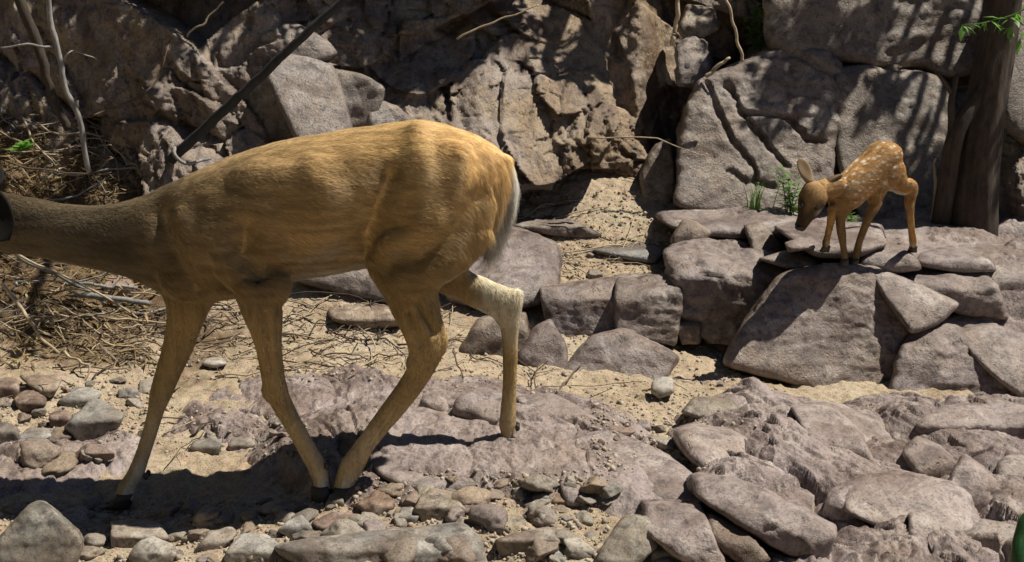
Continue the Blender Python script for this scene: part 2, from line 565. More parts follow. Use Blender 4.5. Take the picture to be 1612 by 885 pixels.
def build_ledge():
    front = on_surf([1058, 1085, 1130, 1200, 1300, 1420, 1520, 1640], [470, 545, 562, 588, 608, 622, 630, 640], smooth=True)[:, :2]
    pol = np.vstack([front, [[2.9, 4.0], [3.2, 6.0], [0.62, 6.0], [0.60, 5.0]]])
    nx, ny = 520, 420
    xs = np.linspace(0.4, 2.9, nx); ys = np.linspace(3.9, 5.6, ny)
    X, Y = np.meshgrid(xs, ys)
    p2 = np.stack([X.ravel(), Y.ravel()], -1); p = to3(X, Y)
    sd_ = poly_sd(pol, p2) + 0.03 * fbm(p * 6, 4, 131)
    rise = sstep(0.22, 0.62, sd_)
    h, cr, ID = blocks(np.stack([X.ravel() / 0.36, Y.ravel() / 0.24], -1) + 0.12 * np.stack([fbm(p * 3, 2, 132), fbm(p * 3, 2, 133)], -1), 29, .03, .06, .06)
    h = h + .02 - .05 * np.exp(-cr / .008)
    top = 0.25 + 0.10 * sstep(4.5, 5.1, Y.ravel())
    base = tps(X.ravel(), Y.ravel())
    z = base - 0.06 + np.clip(sd_, -.5, 0) + rise * (top - base + 0.06 + h) + 0.006 * fbm(p * 14, 5, 134, ridged=True) + 0.004 * fbm(p * 50, 3, 135)
    tag(mesh_obj('ledge_bedrock', np.stack([p[:, 0], p[:, 1], z], -1), grid_faces(nx, ny), M_BED), kind='structure')


build_ledge()


# ------------------------------------------------------------------ cliff
def cliff_base(x, z):
    """Y of the cliff's mean face at height z."""
    foot = 5.16 + 0.10 * np.sin(x * 1.3 + 0.4) + 0.34 * sstep(0.50, 0.72, x) + 0.13 * sstep(-.05, -.35, x)
    return foot + (z - 0.4) * 0.62 + 0.12 * np.sin(x * 2.2 + z * 1.1)


def build_cliff():
    nu, nv = 860, 560
    U = np.linspace(-3.6, 3.6, nu); V = np.r_[np.linspace(0.0, 2.1, 440), np.linspace(2.12, 6.0, 120)]
    X, Zg = np.meshgrid(U, V)
    x, z = X.ravel(), Zg.ravel()
    p = to3(x, z)
    w = np.stack([fbm(p * 2.0, 3, 41), fbm(p * 2.0 + 5, 3, 42)], -1) * 0.03
    q = np.stack([x + 0.25 * z, z], -1) + w
    h, cr, ID = blocks(np.stack([q[:, 0] / 0.62, q[:, 1] / 0.50], -1), 17, .09, .28, .05)
    h = h - .05 * np.exp(-cr / .010) * (frac(ID * 91.3) > .4)
    wf = .07 * np.stack([fbm(p * 6, 3, 46), fbm(p * 6, 3, 47)], -1)
    patch = sstep(-0.3, 0.35, fbm(p * 1.7, 3, 43) + 0.3 * sstep(0.75, 0.0, np.abs(x - 0.05) / 0.75) + 0.3 * sstep(0.2, 1.2, -x))
    g, cg, GD = blocks(np.stack([q[:, 0] / 0.17, q[:, 1] / 0.20], -1) + 3.3 + wf, 19, .014, .07, .006)
    k, ck, KD = blocks(np.stack([q[:, 0] / 0.055, q[:, 1] / 0.075], -1) + 7.3 + wf, 23, .004, .020, .002)
    h = h + (g - .025 * np.exp(-cg / .004) * (GD > .5)) * (.15 + .85 * patch) + (k - .010 * np.exp(-ck / .002) * (KD > .5)) * patch
    h += 0.012 * fbm(np.stack([q[:, 0] * 9, q[:, 1] * 2.4, p[:, 2]], -1), 6, 44, ridged=True) + 0.006 * fbm(p * 30, 4, 45)
    y = cliff_base(x, z) - h
    o = mesh_obj('cliff', np.stack([x, y, z], -1), grid_faces(nu, nv)[:, ::-1].copy(), M_CLIFF)
    at = o.data.color_attributes.new('soil', 'FLOAT_COLOR', 'POINT')
    ex = sstep(.05, .2, x + .15 * fbm(p * 3, 3, 48)) * sstep(.78, .62, x + .15 * fbm(p * 3, 3, 49))
    at.data.foreach_set('color', np.repeat(ex[:, None], 4, 1).astype(np.float32).ravel())
    tag(o, kind='structure')


build_cliff()

# ------------------------------------------------------------------ rocks
_ico = {}


def ico(n):
    if n not in _ico:
        bm = bmesh.new()
        bmesh.ops.create_icosphere(bm, subdivisions=n, radius=1)
        v = np.array([q.co[:] for q in bm.verts]); f = np.array([[w.index for w in q.verts] for q in bm.faces])
        bm.free()
        _ico[n] = (v, f)
    return _ico[n]


def unit(a):
    a = np.asarray(a, float)
    return a / np.linalg.norm(a)


def convex(pts):
    pts = sorted(map(tuple, pts))
    def half(seq):
        h = []
        for q in seq:
            while len(h) > 1 and (h[-1][0] - h[-2][0]) * (q[1] - h[-2][1]) - (h[-1][1] - h[-2][1]) * (q[0] - h[-2][0]) <= 0:
                h.pop()
            h.append(q)
        return h[:-1]
    return np.array(half(pts) + half(pts[::-1]), float)


def hull_rock(name, poly, Y=None, f=0.55, top=12, front=80, xt=0.0, xf=0.0, T=None, p=16, amp=0.05, col=(0.29, 0.255, 0.255), n=5, mat=None, seed=0, extra=(), sink=0.0, crack=0.009, grow=1.12, lines=(), lw=4.0, ld=0.035):
    """A boulder whose outline is POLY (photo pixels), its ridge at fraction F of its height, with a top and a front facet
    of those slopes in degrees, standing at distance Y (or on the ground under its lowest point)."""
    poly = convex(poly)
    a2 = np.sum(poly[:, 0] * np.roll(poly[:, 1], -1) - np.roll(poly[:, 0], -1) * poly[:, 1])
    if a2 < 0: poly = poly[::-1]
    cen = poly.mean(0)
    poly = cen + (poly - cen) * grow
    x0, y0 = poly.min(0); x1, y1 = poly.max(0)
    if Y is None:
        Y = float(on_surf([cen[0]], [y1 - 0.06 * (y1 - y0)], smooth=True)[0, 1])
    ridge = P(cen[0], y1 + (y0 - y1) * f, Y)
    Wm = (x1 - x0) / FPX * Y; Hm = (y1 - y0) / FPX * Y
    if T is None: T = 0.8 * Wm
    N, H = [], []
    pl = []
    for k in range(len(poly)):
        a, b = poly[k], poly[(k + 1) % len(poly)]
        ra, rb = ray(*a), ray(*b)
        nn = unit(np.cross(ra, rb))
        pl.append((nn, CAM))
    cray = ray(*cen)
    pl = [(nn if nn @ cray < 0 else -nn, q) for nn, q in pl]
    s1, s2 = R(top), R(front)
    if f < 0.98:
        pl.append((unit([xt, -math.sin(s1), math.cos(s1)]), ridge))
    pl.append((unit([xf, -math.sin(s2), math.cos(s2)]), ridge))
    pl.append((np.array([0, 1.0, 0.0]), ridge + np.array([0, T, 0])))
    bot = P(cen[0], y1, Y)
    pl.append((np.array([0, 0, -1.0]), bot - np.array([0, 0, 0.05 + sink])))
    for e in extra:   # extra facet: (normal, px, py, dY)
        pl.append((unit(e[0]), P(e[1], e[2], Y + e[3])))
    N = np.array([q[0] for q in pl]); C0 = np.array([q[1] for q in pl])
    r_ = np.random.default_rng(seed + 1)
    best, bc = -1e9, None
    for t in np.linspace(0.02, 0.98, 30):
        for v in (0.3, 0.4, 0.5, 0.6, 0.7):
            for uu in (0.35, 0.5, 0.65):
                c = P(x0 + (x1 - x0) * uu, y1 + (y0 - y1) * v, Y + T * t)
                m = np.min(np.sum((C0 - c) * N, 1))
                if m > best: best, bc = m, c
    c = bc
    h = np.maximum(np.sum((C0 - c) * N, 1), 0.004)
    d, fc = ico(n)
    dims = np.array([Wm, T, Hm]) + 0.3 * max(Wm, T, Hm)
    d = d * dims
    d = d / np.linalg.norm(d, axis=1)[:, None]
    q = np.maximum(d @ N.T / h, 0)
    r = np.sum(q ** p, 1) ** (-1.0 / p) * (1 + 0.5 / p)
    v = d * r[:, None]
    size = min(Wm, max(Hm, 0.5 * Wm))
    sp = (v + c)
    nz = fbm(sp / size * 2.2 + seed * 3.1, 5, seed) + 0.5 * fbm(sp * [9, 9, 26] / size / 4 + seed, 3, seed + 5, ridged=True)
    cell = vnoise(sp / size * 3.4 + seed * 1.7, seed + 9)
    step = np.round(cell * 2.5) / 2.5
    disp = amp * size * (0.6 * nz + 0.45 * step) + 0.0022 * fbm(sp * 34 + seed, 5, seed + 13, gain=.6) * min(1, size * 3.5) + 0.006 * np.minimum(0, fbm(sp * [10, 10, 24] + seed, 4, seed + 15) - .15) * min(1, size * 4)
    if crack:
        G = vnoise(sp / size * 2.0 + seed, seed + 3)
        disp = disp - crack * size * np.exp(-(G / 0.022) ** 2)
        G2 = vnoise(sp / size * [2.6, 2.6, 4.2] + seed * 1.9, seed + 4)
        disp = disp - crack * .7 * size * np.exp(-(G2 / 0.018) ** 2)
    if lines:
        wx, wy = proj(sp)
        wxy = np.stack([wx, wy], -1) + 3 * np.stack([fbm(sp * 22, 3, seed + 31), fbm(sp * 14, 3, seed + 32)], -1)
        for ln_ in lines:
            ln_ = np.array(ln_, float)
            dd = np.full(len(v), 1e9)
            for k in range(len(ln_) - 1):
                e = ln_[k + 1] - ln_[k]; w = wxy - ln_[k]
                t = np.clip((w @ e) / (e @ e), 0, 1)
                dd = np.minimum(dd, np.hypot(*(w - t[:, None] * e).T))
            fw = lw * (0.6 + 0.5 * np.clip(1 + fbm(sp * 9, 2, seed + 33), 0, 2))
            disp = disp - ld * np.exp(-(dd / fw) ** 4)
    v = v + d * disp[:, None]
    o = mesh_obj(name, v, fc, mat or M_ROCK, color=col)
    o.location = c
    return o


PUR = (0.31, 0.262, 0.268)
BRN = (0.30, 0.245, 0.205)
GRY = (0.30, 0.295, 0.28)
PALE = (0.46, 0.45, 0.42)
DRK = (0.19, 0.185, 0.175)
RED = (0.30, 0.22, 0.19)
TAN = (0.46, 0.36, 0.26)
BLU = (0.40, 0.42, 0.42)


def crop(pts, ox, oy, s):
    return [(ox + x / s, oy + y / s) for x, y in pts]


LEDGE = 'boulders of the ledge under the fawn'
WALL = 'blocks of the rock wall behind the deer'
MID = 'blocks of the low outcrop behind the doe'
FORE = 'blocks of the cracked foreground bedrock'

c6 = lambda *p: crop(p, 1020, 310, 2.682)
c3 = lambda *p: crop(p, 1050, 60, 3.16)
c4 = lambda *p: crop(p, 1200, 0, 2.27)
c2 = lambda *p: crop(p, 350, 0, 3.224)
c5 = lambda *p: crop(p, 740, 280, 2.211)

c7 = lambda *p: crop(p, 800, 600, 1.985)
c8 = lambda *p: crop(p, 1300, 640, 3.612)

ROCKS = [
    # ledge
    ('boulder', 'long low boulder with a dark hollow under it at the ledge\'s upper left', LEDGE, c6((70, 75), (160, 50), (350, 52), (550, 62), (620, 90), (690, 150), (560, 180), (400, 150), (250, 160), (160, 140), (100, 115)), dict(Y=4.75, f=0.35, top=10, front=95, T=0.35, n=6, amp=0.06, col=PUR)),
    ('boulder', 'upright narrow boulder propping the left end of the long low ledge boulder', LEDGE, c6((110, 220), (105, 175), (150, 100), (200, 110), (260, 150), (230, 200)), dict(Y=4.72, f=0.6, top=30, front=85, T=0.25, col=BRN)),
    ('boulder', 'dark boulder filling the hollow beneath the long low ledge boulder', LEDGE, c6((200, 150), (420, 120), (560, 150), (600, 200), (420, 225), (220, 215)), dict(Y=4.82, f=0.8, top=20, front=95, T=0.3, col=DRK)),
    ('rock_flake', 'brown angular flake leaning in the hollow of the ledge left of the fawn', LEDGE, c6((415, 130), (470, 115), (520, 160), (562, 210), (530, 247), (450, 235)), dict(Y=4.66, f=0.95, top=30, front=60, xf=0.5, T=0.1, p=24, amp=0.03, col=BRN)),
    ('boulder', 'block with a dark shaded front at the left end of the ledge', LEDGE, c6((105, 235), (220, 213), (420, 230), (590, 290), (600, 340), (540, 480), (420, 610), (260, 600), (150, 500), (115, 330)), dict(Y=4.40, f=0.72, top=14, front=92, T=0.45, n=6, amp=0.075, col=PUR, crack=0.03)),
    ('stone', 'small flat stone beside the fawn\'s front hoof', LEDGE, c6((585, 195), (640, 178), (690, 185), (700, 215), (600, 232)), dict(Y=4.3, f=0.5, top=8, T=0.15, col=PUR)),
    ('boulder', 'small sloping slab just below the fawn\'s muzzle', LEDGE, c6((480, 262), (560, 240), (650, 213), (705, 275), (690, 300), (590, 300)), dict(Y=4.38, f=0.4, top=14, front=70, T=0.25, col=PUR)),
    ('boulder', 'pale flat rock behind the fawn\'s front legs', LEDGE, c6((560, 130), (640, 110), (800, 120), (960, 120), (980, 200), (880, 250), (720, 250), (640, 200)), dict(Y=4.34, f=0.3, top=7, front=80, T=0.5, col=PUR)),
    ('boulder', 'big broad faced boulder carrying the shadow of the fawn', LEDGE, [(1236, 428), (1262, 420), (1303, 418), (1363, 416), (1400, 432), (1420, 489), (1438, 519), (1415, 586), (1385, 622), (1300, 615), (1200, 592), (1142, 574), (1170, 510)], dict(Y=4.27, f=0.965, top=7, front=64, xf=0.12, T=0.5, n=7, amp=0.03, p=20, grow=1.03, col=(0.30, 0.248, 0.235), crack=0.008)),
    ('boulder', 'smooth pale sloping slab on the right shoulder of the broad faced boulder', LEDGE, c6((930, 300), (1040, 330), (1180, 400), (1295, 450), (1200, 540), (1110, 565), (1040, 480)), dict(Y=4.2, f=0.5, top=32, front=55, xt=0.15, T=0.4, n=6, amp=0.03, col=(0.35, 0.30, 0.295))),
    ('boulder', 'low triangular boulder at the foot of the ledge right of the broad faced boulder', LEDGE, c6((1110, 590), (1210, 548), (1320, 570), (1400, 700), (1560, 810), (1540, 870), (1260, 870), (1040, 840), (1050, 740)), dict(Y=4.12, f=0.75, top=28, front=66, xf=0.1, T=0.45, n=6, amp=0.055, col=PUR, crack=0.02)),
    ('boulder', 'thin fin of rock above the low triangular boulder', LEDGE, c6((1190, 545), (1300, 500), (1400, 488), (1470, 545), (1450, 585), (1330, 580)), dict(Y=4.32, f=0.4, top=30, front=80, T=0.2, n=5, amp=0.05, col=(0.35, 0.30, 0.295))),
    ('boulder', 'smooth light grey slab at the right edge below the ledge', LEDGE, c6((1320, 585), (1470, 552), (1600, 620), (1700, 640), (1700, 860), (1560, 830), (1400, 700)), dict(Y=4.02, f=0.3, top=36, front=60, T=0.6, n=6, amp=0.025, col=(0.37, 0.315, 0.31))),
    ('boulder', 'step of the ledge with a dark hollow right of the broad faced boulder', LEDGE, c6((960, 310), (1080, 290), (1250, 300), (1390, 305), (1450, 370), (1485, 500), (1340, 495), (1200, 440), (1060, 350)), dict(Y=4.34, f=0.62, top=12, front=88, T=0.4, n=6, amp=0.08, col=PUR, crack=0.03)),
    ('boulder', 'large rounded boulder at the right end of the ledge top', LEDGE, c6((920, 150), (1000, 112), (1100, 100), (1230, 145), (1420, 190), (1600, 245), (1720, 280), (1720, 560), (1510, 545), (1480, 330), (1400, 285), (1180, 250)), dict(Y=4.48, f=0.55, top=12, front=72, T=0.6, n=6, amp=0.04, col=(0.34, 0.29, 0.283), crack=0.015)),
    ('boulder', 'lumpy boulder between the hind legs of the fawn', LEDGE, c6((900, 290), (935, 225), (1000, 198), (1070, 215), (1130, 265), (1140, 300), (1040, 315)), dict(Y=4.34, f=0.55, top=12, front=80, T=0.3, n=5, amp=0.09, col=PUR)),
    ('boulder', 'low rounded rock just right of the fawn\'s rear hind hoof', LEDGE, c6((1150, 285), (1170, 238), (1250, 218), (1340, 228), (1430, 268), (1450, 310), (1300, 315)), dict(Y=4.42, f=0.5, top=10, front=80, T=0.25, n=5, amp=0.06, col=PUR)),
    ('stone', 'small rock wedged under the left corner of the shaded ledge block', LEDGE, [(1064, 515), (1072, 494), (1088, 492), (1102, 512), (1100, 538), (1075, 540)], dict(Y=4.38, f=0.6, T=0.12, col=BRN)),
    # wall blocks
    ('rock_slab', 'tall leaning slab with slanting cracks standing behind the head of the fawn', WALL, c3((60, 560), (100, 390), (185, 230), (370, 150), (500, 85), (650, 55), (790, 75), (850, 160), (838, 500), (790, 740), (700, 830), (420, 870), (60, 830)), dict(Y=5.32, f=1, front=63, xf=0.12, T=0.4, n=7, p=26, amp=0.035, grow=1.04, col=(0.29, 0.25, 0.235), ld=0.03, lw=3.4, lines=[c3((200, 225), (240, 350), (290, 450), (330, 520), (430, 640), (450, 740)), c3((290, 235), (345, 300), (380, 390), (480, 500), (590, 640)), c3((375, 372), (540, 378), (640, 425), (700, 500), (790, 520)), c3((500, 90), (640, 80), (780, 150), (850, 200)), c3((310, 660), (400, 730), (540, 750))])),
    ('boulder', 'pale pointed block at the lower left foot of the tall leaning slab', WALL, c3((100, 690), (150, 640), (260, 740), (390, 860), (200, 880), (110, 850)), dict(Y=5.06, f=0.8, top=40, front=62, xf=0.35, T=0.2, n=5, p=20, amp=0.06, col=(0.30, 0.26, 0.25))),
    ('rock_slab', 'dark recessed block in the gap right of the tall leaning slab', WALL, c3((690, 500), (850, 480), (960, 640), (960, 860), (780, 860), (760, 700)), dict(Y=5.52, f=1, front=72, xf=-0.3, T=0.3, n=5, col=BRN)),
    ('rock_slab', 'broad even block of the wall directly behind the rump of the fawn', WALL, c4((275, 262), (340, 248), (450, 262), (590, 280), (655, 330), (662, 480), (640, 640), (640, 830), (400, 830), (285, 560), (312, 470), (290, 380)), dict(Y=5.34, f=1, front=66, xf=0.12, T=0.4, n=6, p=20, amp=0.035, col=(0.255, 0.225, 0.205), crack=0.01)),
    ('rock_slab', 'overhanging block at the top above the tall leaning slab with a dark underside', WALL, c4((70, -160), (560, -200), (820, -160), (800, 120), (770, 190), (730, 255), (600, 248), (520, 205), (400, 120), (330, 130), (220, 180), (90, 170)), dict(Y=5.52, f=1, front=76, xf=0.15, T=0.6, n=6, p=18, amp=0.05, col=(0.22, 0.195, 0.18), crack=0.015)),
    ('rock_slab', 'wall block right of the dark trunk shaped shadow form at the right edge', WALL, c4((880, -60), (1060, -60), (1060, 560), (940, 500), (860, 420), (850, 200)), dict(Y=5.42, f=1, front=66, T=0.5, n=6, amp=0.05, col=(0.25, 0.22, 0.2), crack=0.015)),
    ('rock_slab', 'cracked wall block at the foot of the right edge', WALL, c4((740, 600), (830, 560), (940, 520), (1060, 580), (1060, 860), (800, 860), (720, 800)), dict(Y=5.32, f=1, front=62, T=0.5, n=6, amp=0.06, col=(0.27, 0.24, 0.22), crack=0.02)),
    ('boulder', 'low rounded boulder at the foot of the trunk shaped shadow form by the right edge', WALL, c4((790, 830), (860, 800), (940, 800), (1050, 850), (1050, 930), (800, 900)), dict(Y=5.0, f=0.5, top=20, front=75, T=0.3, n=5, col=(0.30, 0.27, 0.25))),
    ('boulder', 'sunlit smooth grey boulder above the back of the doe', WALL, c2((240, 380), (300, 300), (430, 310), (550, 350), (590, 440), (645, 650), (640, 700), (400, 720), (370, 590)), dict(Y=5.06, f=1, front=48, xf=0.15, T=0.35, n=6, p=24, amp=0.03, col=(0.29, 0.265, 0.275))),
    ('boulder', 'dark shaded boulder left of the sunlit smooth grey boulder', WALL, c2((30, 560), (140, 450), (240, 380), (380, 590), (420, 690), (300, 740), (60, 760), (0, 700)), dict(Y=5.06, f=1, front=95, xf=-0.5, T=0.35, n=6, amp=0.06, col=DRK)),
    ('boulder', 'pale boulder with a wavy dark lip crossed by the black pole', WALL, c2((265, 160), (300, 130), (380, 128), (520, 205), (565, 265), (480, 310), (340, 290), (270, 290)), dict(Y=5.18, f=0.4, top=48, front=85, xt=0.2, T=0.3, n=5, amp=0.06, col=(0.30, 0.27, 0.27))),
    ('boulder', 'brown wedge shaped boulder just above the hips of the doe', WALL, c2((550, 365), (700, 388), (815, 450), (805, 515), (745, 650), (640, 660)), dict(Y=5.10, f=0.8, top=45, front=80, T=0.3, n=5, amp=0.05, p=20, col=(0.25, 0.225, 0.22))),
    ('boulder', 'small pale boulder peeking over the rump of the doe', WALL, c2((755, 545), (820, 520), (900, 560), (960, 610), (900, 660), (760, 650)), dict(Y=5.06, f=0.5, top=40, front=70, T=0.2, n=5, amp=0.06, col=(0.34, 0.31, 0.31))),
    ('boulder', 'row of squared pale rock at the top edge left of the black pole', WALL, c2((180, 40), (240, 15), (370, 20), (380, 90), (280, 85), (200, 70)), dict(Y=5.36, f=0.6, top=40, front=75, T=0.2, n=5, amp=0.12, col=(0.34, 0.31, 0.29))),
    ('boulder', 'pale knobby block at the foot of the wall behind the tail of the doe', WALL, [(770, 180), (840, 150), (860, 200), (860, 290), (790, 300), (760, 260)], dict(Y=5.24, f=0.75, top=45, front=68, T=0.25, n=6, amp=0.1, col=(0.30, 0.27, 0.265))),
    ('boulder', 'block in the shade at the foot of the wall left of the deep crack', WALL, [(1010, 275), (1030, 235), (1055, 225), (1062, 300), (1055, 318), (1015, 312)], dict(Y=5.2, f=0.9, top=30, front=75, T=0.2, n=5, col=BRN)),
    ('boulder', 'sunlit rounded rock on the cleft above the deep crack', WALL, [(1073, 40), (1085, 12), (1120, 18), (1130, 45), (1100, 60), (1078, 58)], dict(Y=5.55, f=0.5, top=40, front=75, T=0.2, n=5, amp=0.08, col=(0.38, 0.33, 0.26))),
    ('boulder', 'grey jagged rock in the cleft left of the tall leaning slab', WALL, [(1068, 80), (1090, 62), (1110, 70), (1116, 110), (1096, 135), (1070, 130)], dict(Y=5.45, f=0.8, top=40, front=72, xf=0.3, T=0.2, n=5, amp=0.12, col=(0.28, 0.25, 0.25))),
    # mid outcrop
    ('boulder', 'left half of the squared block behind the hind leg of the doe', MID, c5((255, 385), (380, 368), (520, 352), (527, 400), (522, 535), (420, 545), (300, 560), (270, 470)), dict(Y=4.38, f=0.68, top=22, front=76, xf=-0.05, T=0.4, n=6, p=26, amp=0.035, col=PUR, crack=0.012)),
    ('boulder', 'right half of the squared block, ending at the sand below the flat grey rock', MID, c5((520, 352), (640, 346), (728, 348), (735, 430), (705, 570), (620, 560), (518, 535)), dict(Y=4.36, f=0.74, top=20, front=84, xf=0.25, T=0.4, n=6, p=26, amp=0.04, col=(0.28, 0.245, 0.24), crack=0.012)),
    ('boulder', 'sloping wedge of purple rock lowest in the outcrop', MID, c5((320, 690), (430, 560), (530, 535), (610, 570), (705, 620), (640, 735), (440, 715)), dict(Y=4.14, f=0.7, top=35, front=62, T=0.35, n=6, p=18, amp=0.04, col=PUR)),
    ('boulder', 'cracked wedge at the left end of the outcrop by the hock of the doe', MID, c5((170, 630), (230, 530), (280, 505), (330, 590), (330, 700), (230, 670)), dict(Y=4.16, f=0.7, top=35, front=66, T=0.3, n=5, p=20, amp=0.05, col=PUR)),
    ('boulder', 'small dark block between the hind legs of the doe at the end of the outcrop', MID, c5((-30, 600), (40, 500), (180, 480), (200, 600), (160, 640), (0, 645)), dict(Y=4.2, f=0.7, top=30, front=78, T=0.3, n=5, p=20, amp=0.05, col=BRN)),
    ('rock_slab', 'smooth lilac slab sloping up behind the tail of the doe', MID, c5((-60, 230), (60, 180), (200, 200), (285, 240), (290, 380), (240, 430), (100, 450), (-60, 420)), dict(Y=4.45, f=0.25, top=24, front=70, T=0.75, n=6, amp=0.03, p=14, col=(0.30, 0.26, 0.275))),
    ('rock_slab', 'flat blue grey rock lying on the sand bank', MID, c5((440, 255), (540, 190), (610, 200), (675, 240), (640, 295), (540, 280)), dict(f=0.35, top=8, front=70, T=0.3, n=5, p=20, amp=0.05, col=(0.29, 0.30, 0.31))),
    ('rock_slab', 'thin rock step at the top of the sand bank under the tail of the doe', MID, c5((130, 150), (200, 120), (300, 130), (430, 190), (430, 212), (330, 190), (200, 185)), dict(f=0.5, top=6, front=85, T=0.2, n=5, amp=0.08, col=(0.28, 0.24, 0.22))),
    ('stone', 'round pale stone at the lower tip of the outcrop wedge', MID, c5((640, 705), (665, 685), (700, 700), (705, 745), (660, 765), (635, 745)), dict(f=0.45, T=0.07, n=4, p=8, mat='s', col=PALE)),
    ('rock_slab', 'flat sunlit slab on the sand between the front and hind legs of the doe', MID, [(522, 490), (545, 470), (575, 462), (632, 500), (625, 512), (570, 515), (530, 505)], dict(Y=4.32, f=0.3, top=6, front=95, T=0.25, n=5, amp=0.04, col=(0.40, 0.32, 0.25))),
    ('rock_slab', 'smooth shaded rock below the belly of the doe', MID, [(470, 440), (520, 415), (640, 400), (640, 480), (590, 470), (540, 462)], dict(Y=4.5, f=0.6, top=20, front=70, T=0.3, n=5, amp=0.04, col=(0.26, 0.23, 0.225))),
    # central bedrock knobs
    ('boulder', 'dark fronted knob of rock just left of the rear hind hoof', FORE, [(712, 672), (722, 632), (748, 618), (792, 625), (800, 655), (775, 690), (730, 690)], dict(f=0.55, top=20, front=90, xf=-0.4, T=0.22, n=5, p=18, amp=0.05, col=PUR)),
    ('boulder', 'small knob with a dark left face beside the shank of the doe', FORE, [(658, 650), (668, 625), (700, 620), (705, 655), (690, 665)], dict(f=0.55, top=25, front=85, xf=-0.6, T=0.15, n=5, amp=0.05, col=PUR)),
    # right foreground bedrock blocks
    ('boulder', 'long pale ridge of rock running down to the right in the foreground', FORE, [(1075, 690), (1105, 678), (1180, 690), (1235, 740), (1280, 800), (1350, 860), (1380, 900), (1290, 900), (1220, 830), (1140, 770), (1090, 725)], dict(Y=2.95, f=0.5, top=16, front=55, xt=0.25, T=0.75, n=6, p=12, amp=0.06, col=(0.38, 0.325, 0.32))),
    ('boulder', 'rounded boulder with a big dark shaded front at the bottom edge', FORE, [(1312, 790), (1330, 770), (1420, 750), (1500, 775), (1540, 850), (1530, 900), (1420, 895), (1330, 900), (1310, 850)], dict(Y=2.72, f=0.6, top=16, front=100, xf=-0.35, T=0.4, n=6, p=12, amp=0.055, col=(0.38, 0.325, 0.322))),
    ('boulder', 'pointed cone shaped block standing near the right edge', FORE, [(1495, 790), (1502, 750), (1522, 725), (1545, 745), (1580, 770), (1590, 815), (1570, 838), (1540, 830)], dict(Y=2.9, f=0.55, top=35, front=70, T=0.22, n=6, p=16, amp=0.06, col=(0.375, 0.32, 0.32))),
    ('boulder', 'long block with a dark overhung front along the right edge', FORE, [(1455, 665), (1500, 642), (1580, 640), (1660, 660), (1660, 705), (1560, 716), (1470, 712)], dict(Y=3.42, f=0.6, top=14, front=105, T=0.4, n=6, p=14, amp=0.05, col=PUR)),
    ('boulder', 'squared pale block at the lower right corner', FORE, [(1522, 850), (1535, 822), (1600, 835), (1680, 840), (1680, 910), (1530, 910)], dict(Y=2.62, f=0.6, top=12, front=85, T=0.3, n=5, p=18, amp=0.05, col=(0.33, 0.3, 0.3))),
    ('boulder', 'split block by the right edge above the cone shaped block', FORE, [(1575, 735), (1590, 722), (1680, 735), (1680, 800), (1610, 805), (1580, 780)], dict(Y=2.98, f=0.6, top=18, front=90, T=0.25, n=5, p=18, amp=0.05, col=(0.32, 0.285, 0.28))),
    ('boulder', 'leaning block with fine cracks in the middle of the right foreground', FORE, [(1425, 715), (1445, 692), (1480, 705), (1505, 730), (1495, 765), (1470, 770), (1440, 745)], dict(Y=3.1, f=0.5, top=25, front=85, xf=0.2, T=0.25, n=5, p=18, amp=0.05, col=PUR)),
    ('boulder', 'broad pale shoulder of rock at the back of the right foreground', FORE, [(1250, 655), (1290, 640), (1370, 655), (1400, 700), (1440, 745), (1400, 765), (1330, 735), (1270, 700)], dict(Y=3.35, f=0.4, top=16, front=60, xt=0.15, T=0.5, n=6, p=12, amp=0.05, col=(0.38, 0.325, 0.322))),
    ('boulder', 'broad low pale slab in the middle of the right foreground', FORE, c8((340, 440), (420, 400), (560, 405), (700, 480), (725, 600), (560, 620), (440, 600), (330, 520)), dict(f=0.35, top=10, front=70, T=0.45, n=6, p=22, amp=0.04, col=(0.38, 0.325, 0.32), crack=0.02)),
    ('boulder', 'pale slab above the big dark shaded front at the bottom edge', FORE, c8((120, 480), (260, 455), (350, 530), (490, 600), (570, 770), (420, 745), (280, 640), (140, 600)), dict(f=0.45, top=14, front=80, T=0.4, n=6, p=22, amp=0.045, col=(0.37, 0.315, 0.31))),
    ('boulder', 'knobbly boulder low at the bottom edge left of the squared pale block', FORE, c8((490, 620), (640, 600), (740, 640), (800, 780), (825, 880), (620, 850), (500, 760)), dict(f=0.5, top=18, front=82, T=0.3, n=6, p=20, amp=0.06, col=(0.36, 0.31, 0.305), crack=0.02)),
    ('boulder', 'small upright block wedged at the right edge below the cone shaped block', FORE, c8((1030, 560), (1090, 545), (1125, 690), (1030, 725)), dict(f=0.6, top=20, front=88, T=0.15, n=5, p=22, amp=0.05, col=PUR)),
    ('boulder', 'long flat slab at the back of the right foreground beside the sand', FORE, c8((-40, 20), (180, -5), (420, 50), (490, 150), (230, 130), (50, 70)), dict(f=0.4, top=9, front=80, T=0.4, n=6, p=22, amp=0.04, col=(0.36, 0.31, 0.305))),
    ('boulder', 'narrow tilted slab with a black crack on its left in the right foreground', FORE, c7((900, 95), (1000, 80), (1090, 160), (1140, 265), (1050, 285), (950, 190)), dict(f=0.45, top=16, front=85, xf=-0.4, T=0.35, n=6, p=22, amp=0.04, col=(0.38, 0.325, 0.32))),
    ('boulder', 'jagged slab running down beside the long pale ridge', FORE, c7((610, 310), (720, 315), (830, 400), (1000, 450), (970, 570), (860, 530), (700, 420), (610, 370)), dict(f=0.5, top=20, front=78, xf=-0.2, T=0.35, n=6, p=20, amp=0.08, col=PUR, crack=0.03)),
    ('boulder', 'dark ribbed rock at the bottom edge left of the jagged slab', FORE, c7((630, 420), (740, 465), (810, 550), (760, 590), (640, 510)), dict(f=0.5, top=25, front=75, xf=-0.2, T=0.25, n=5, p=20, amp=0.08, col=BRN)),
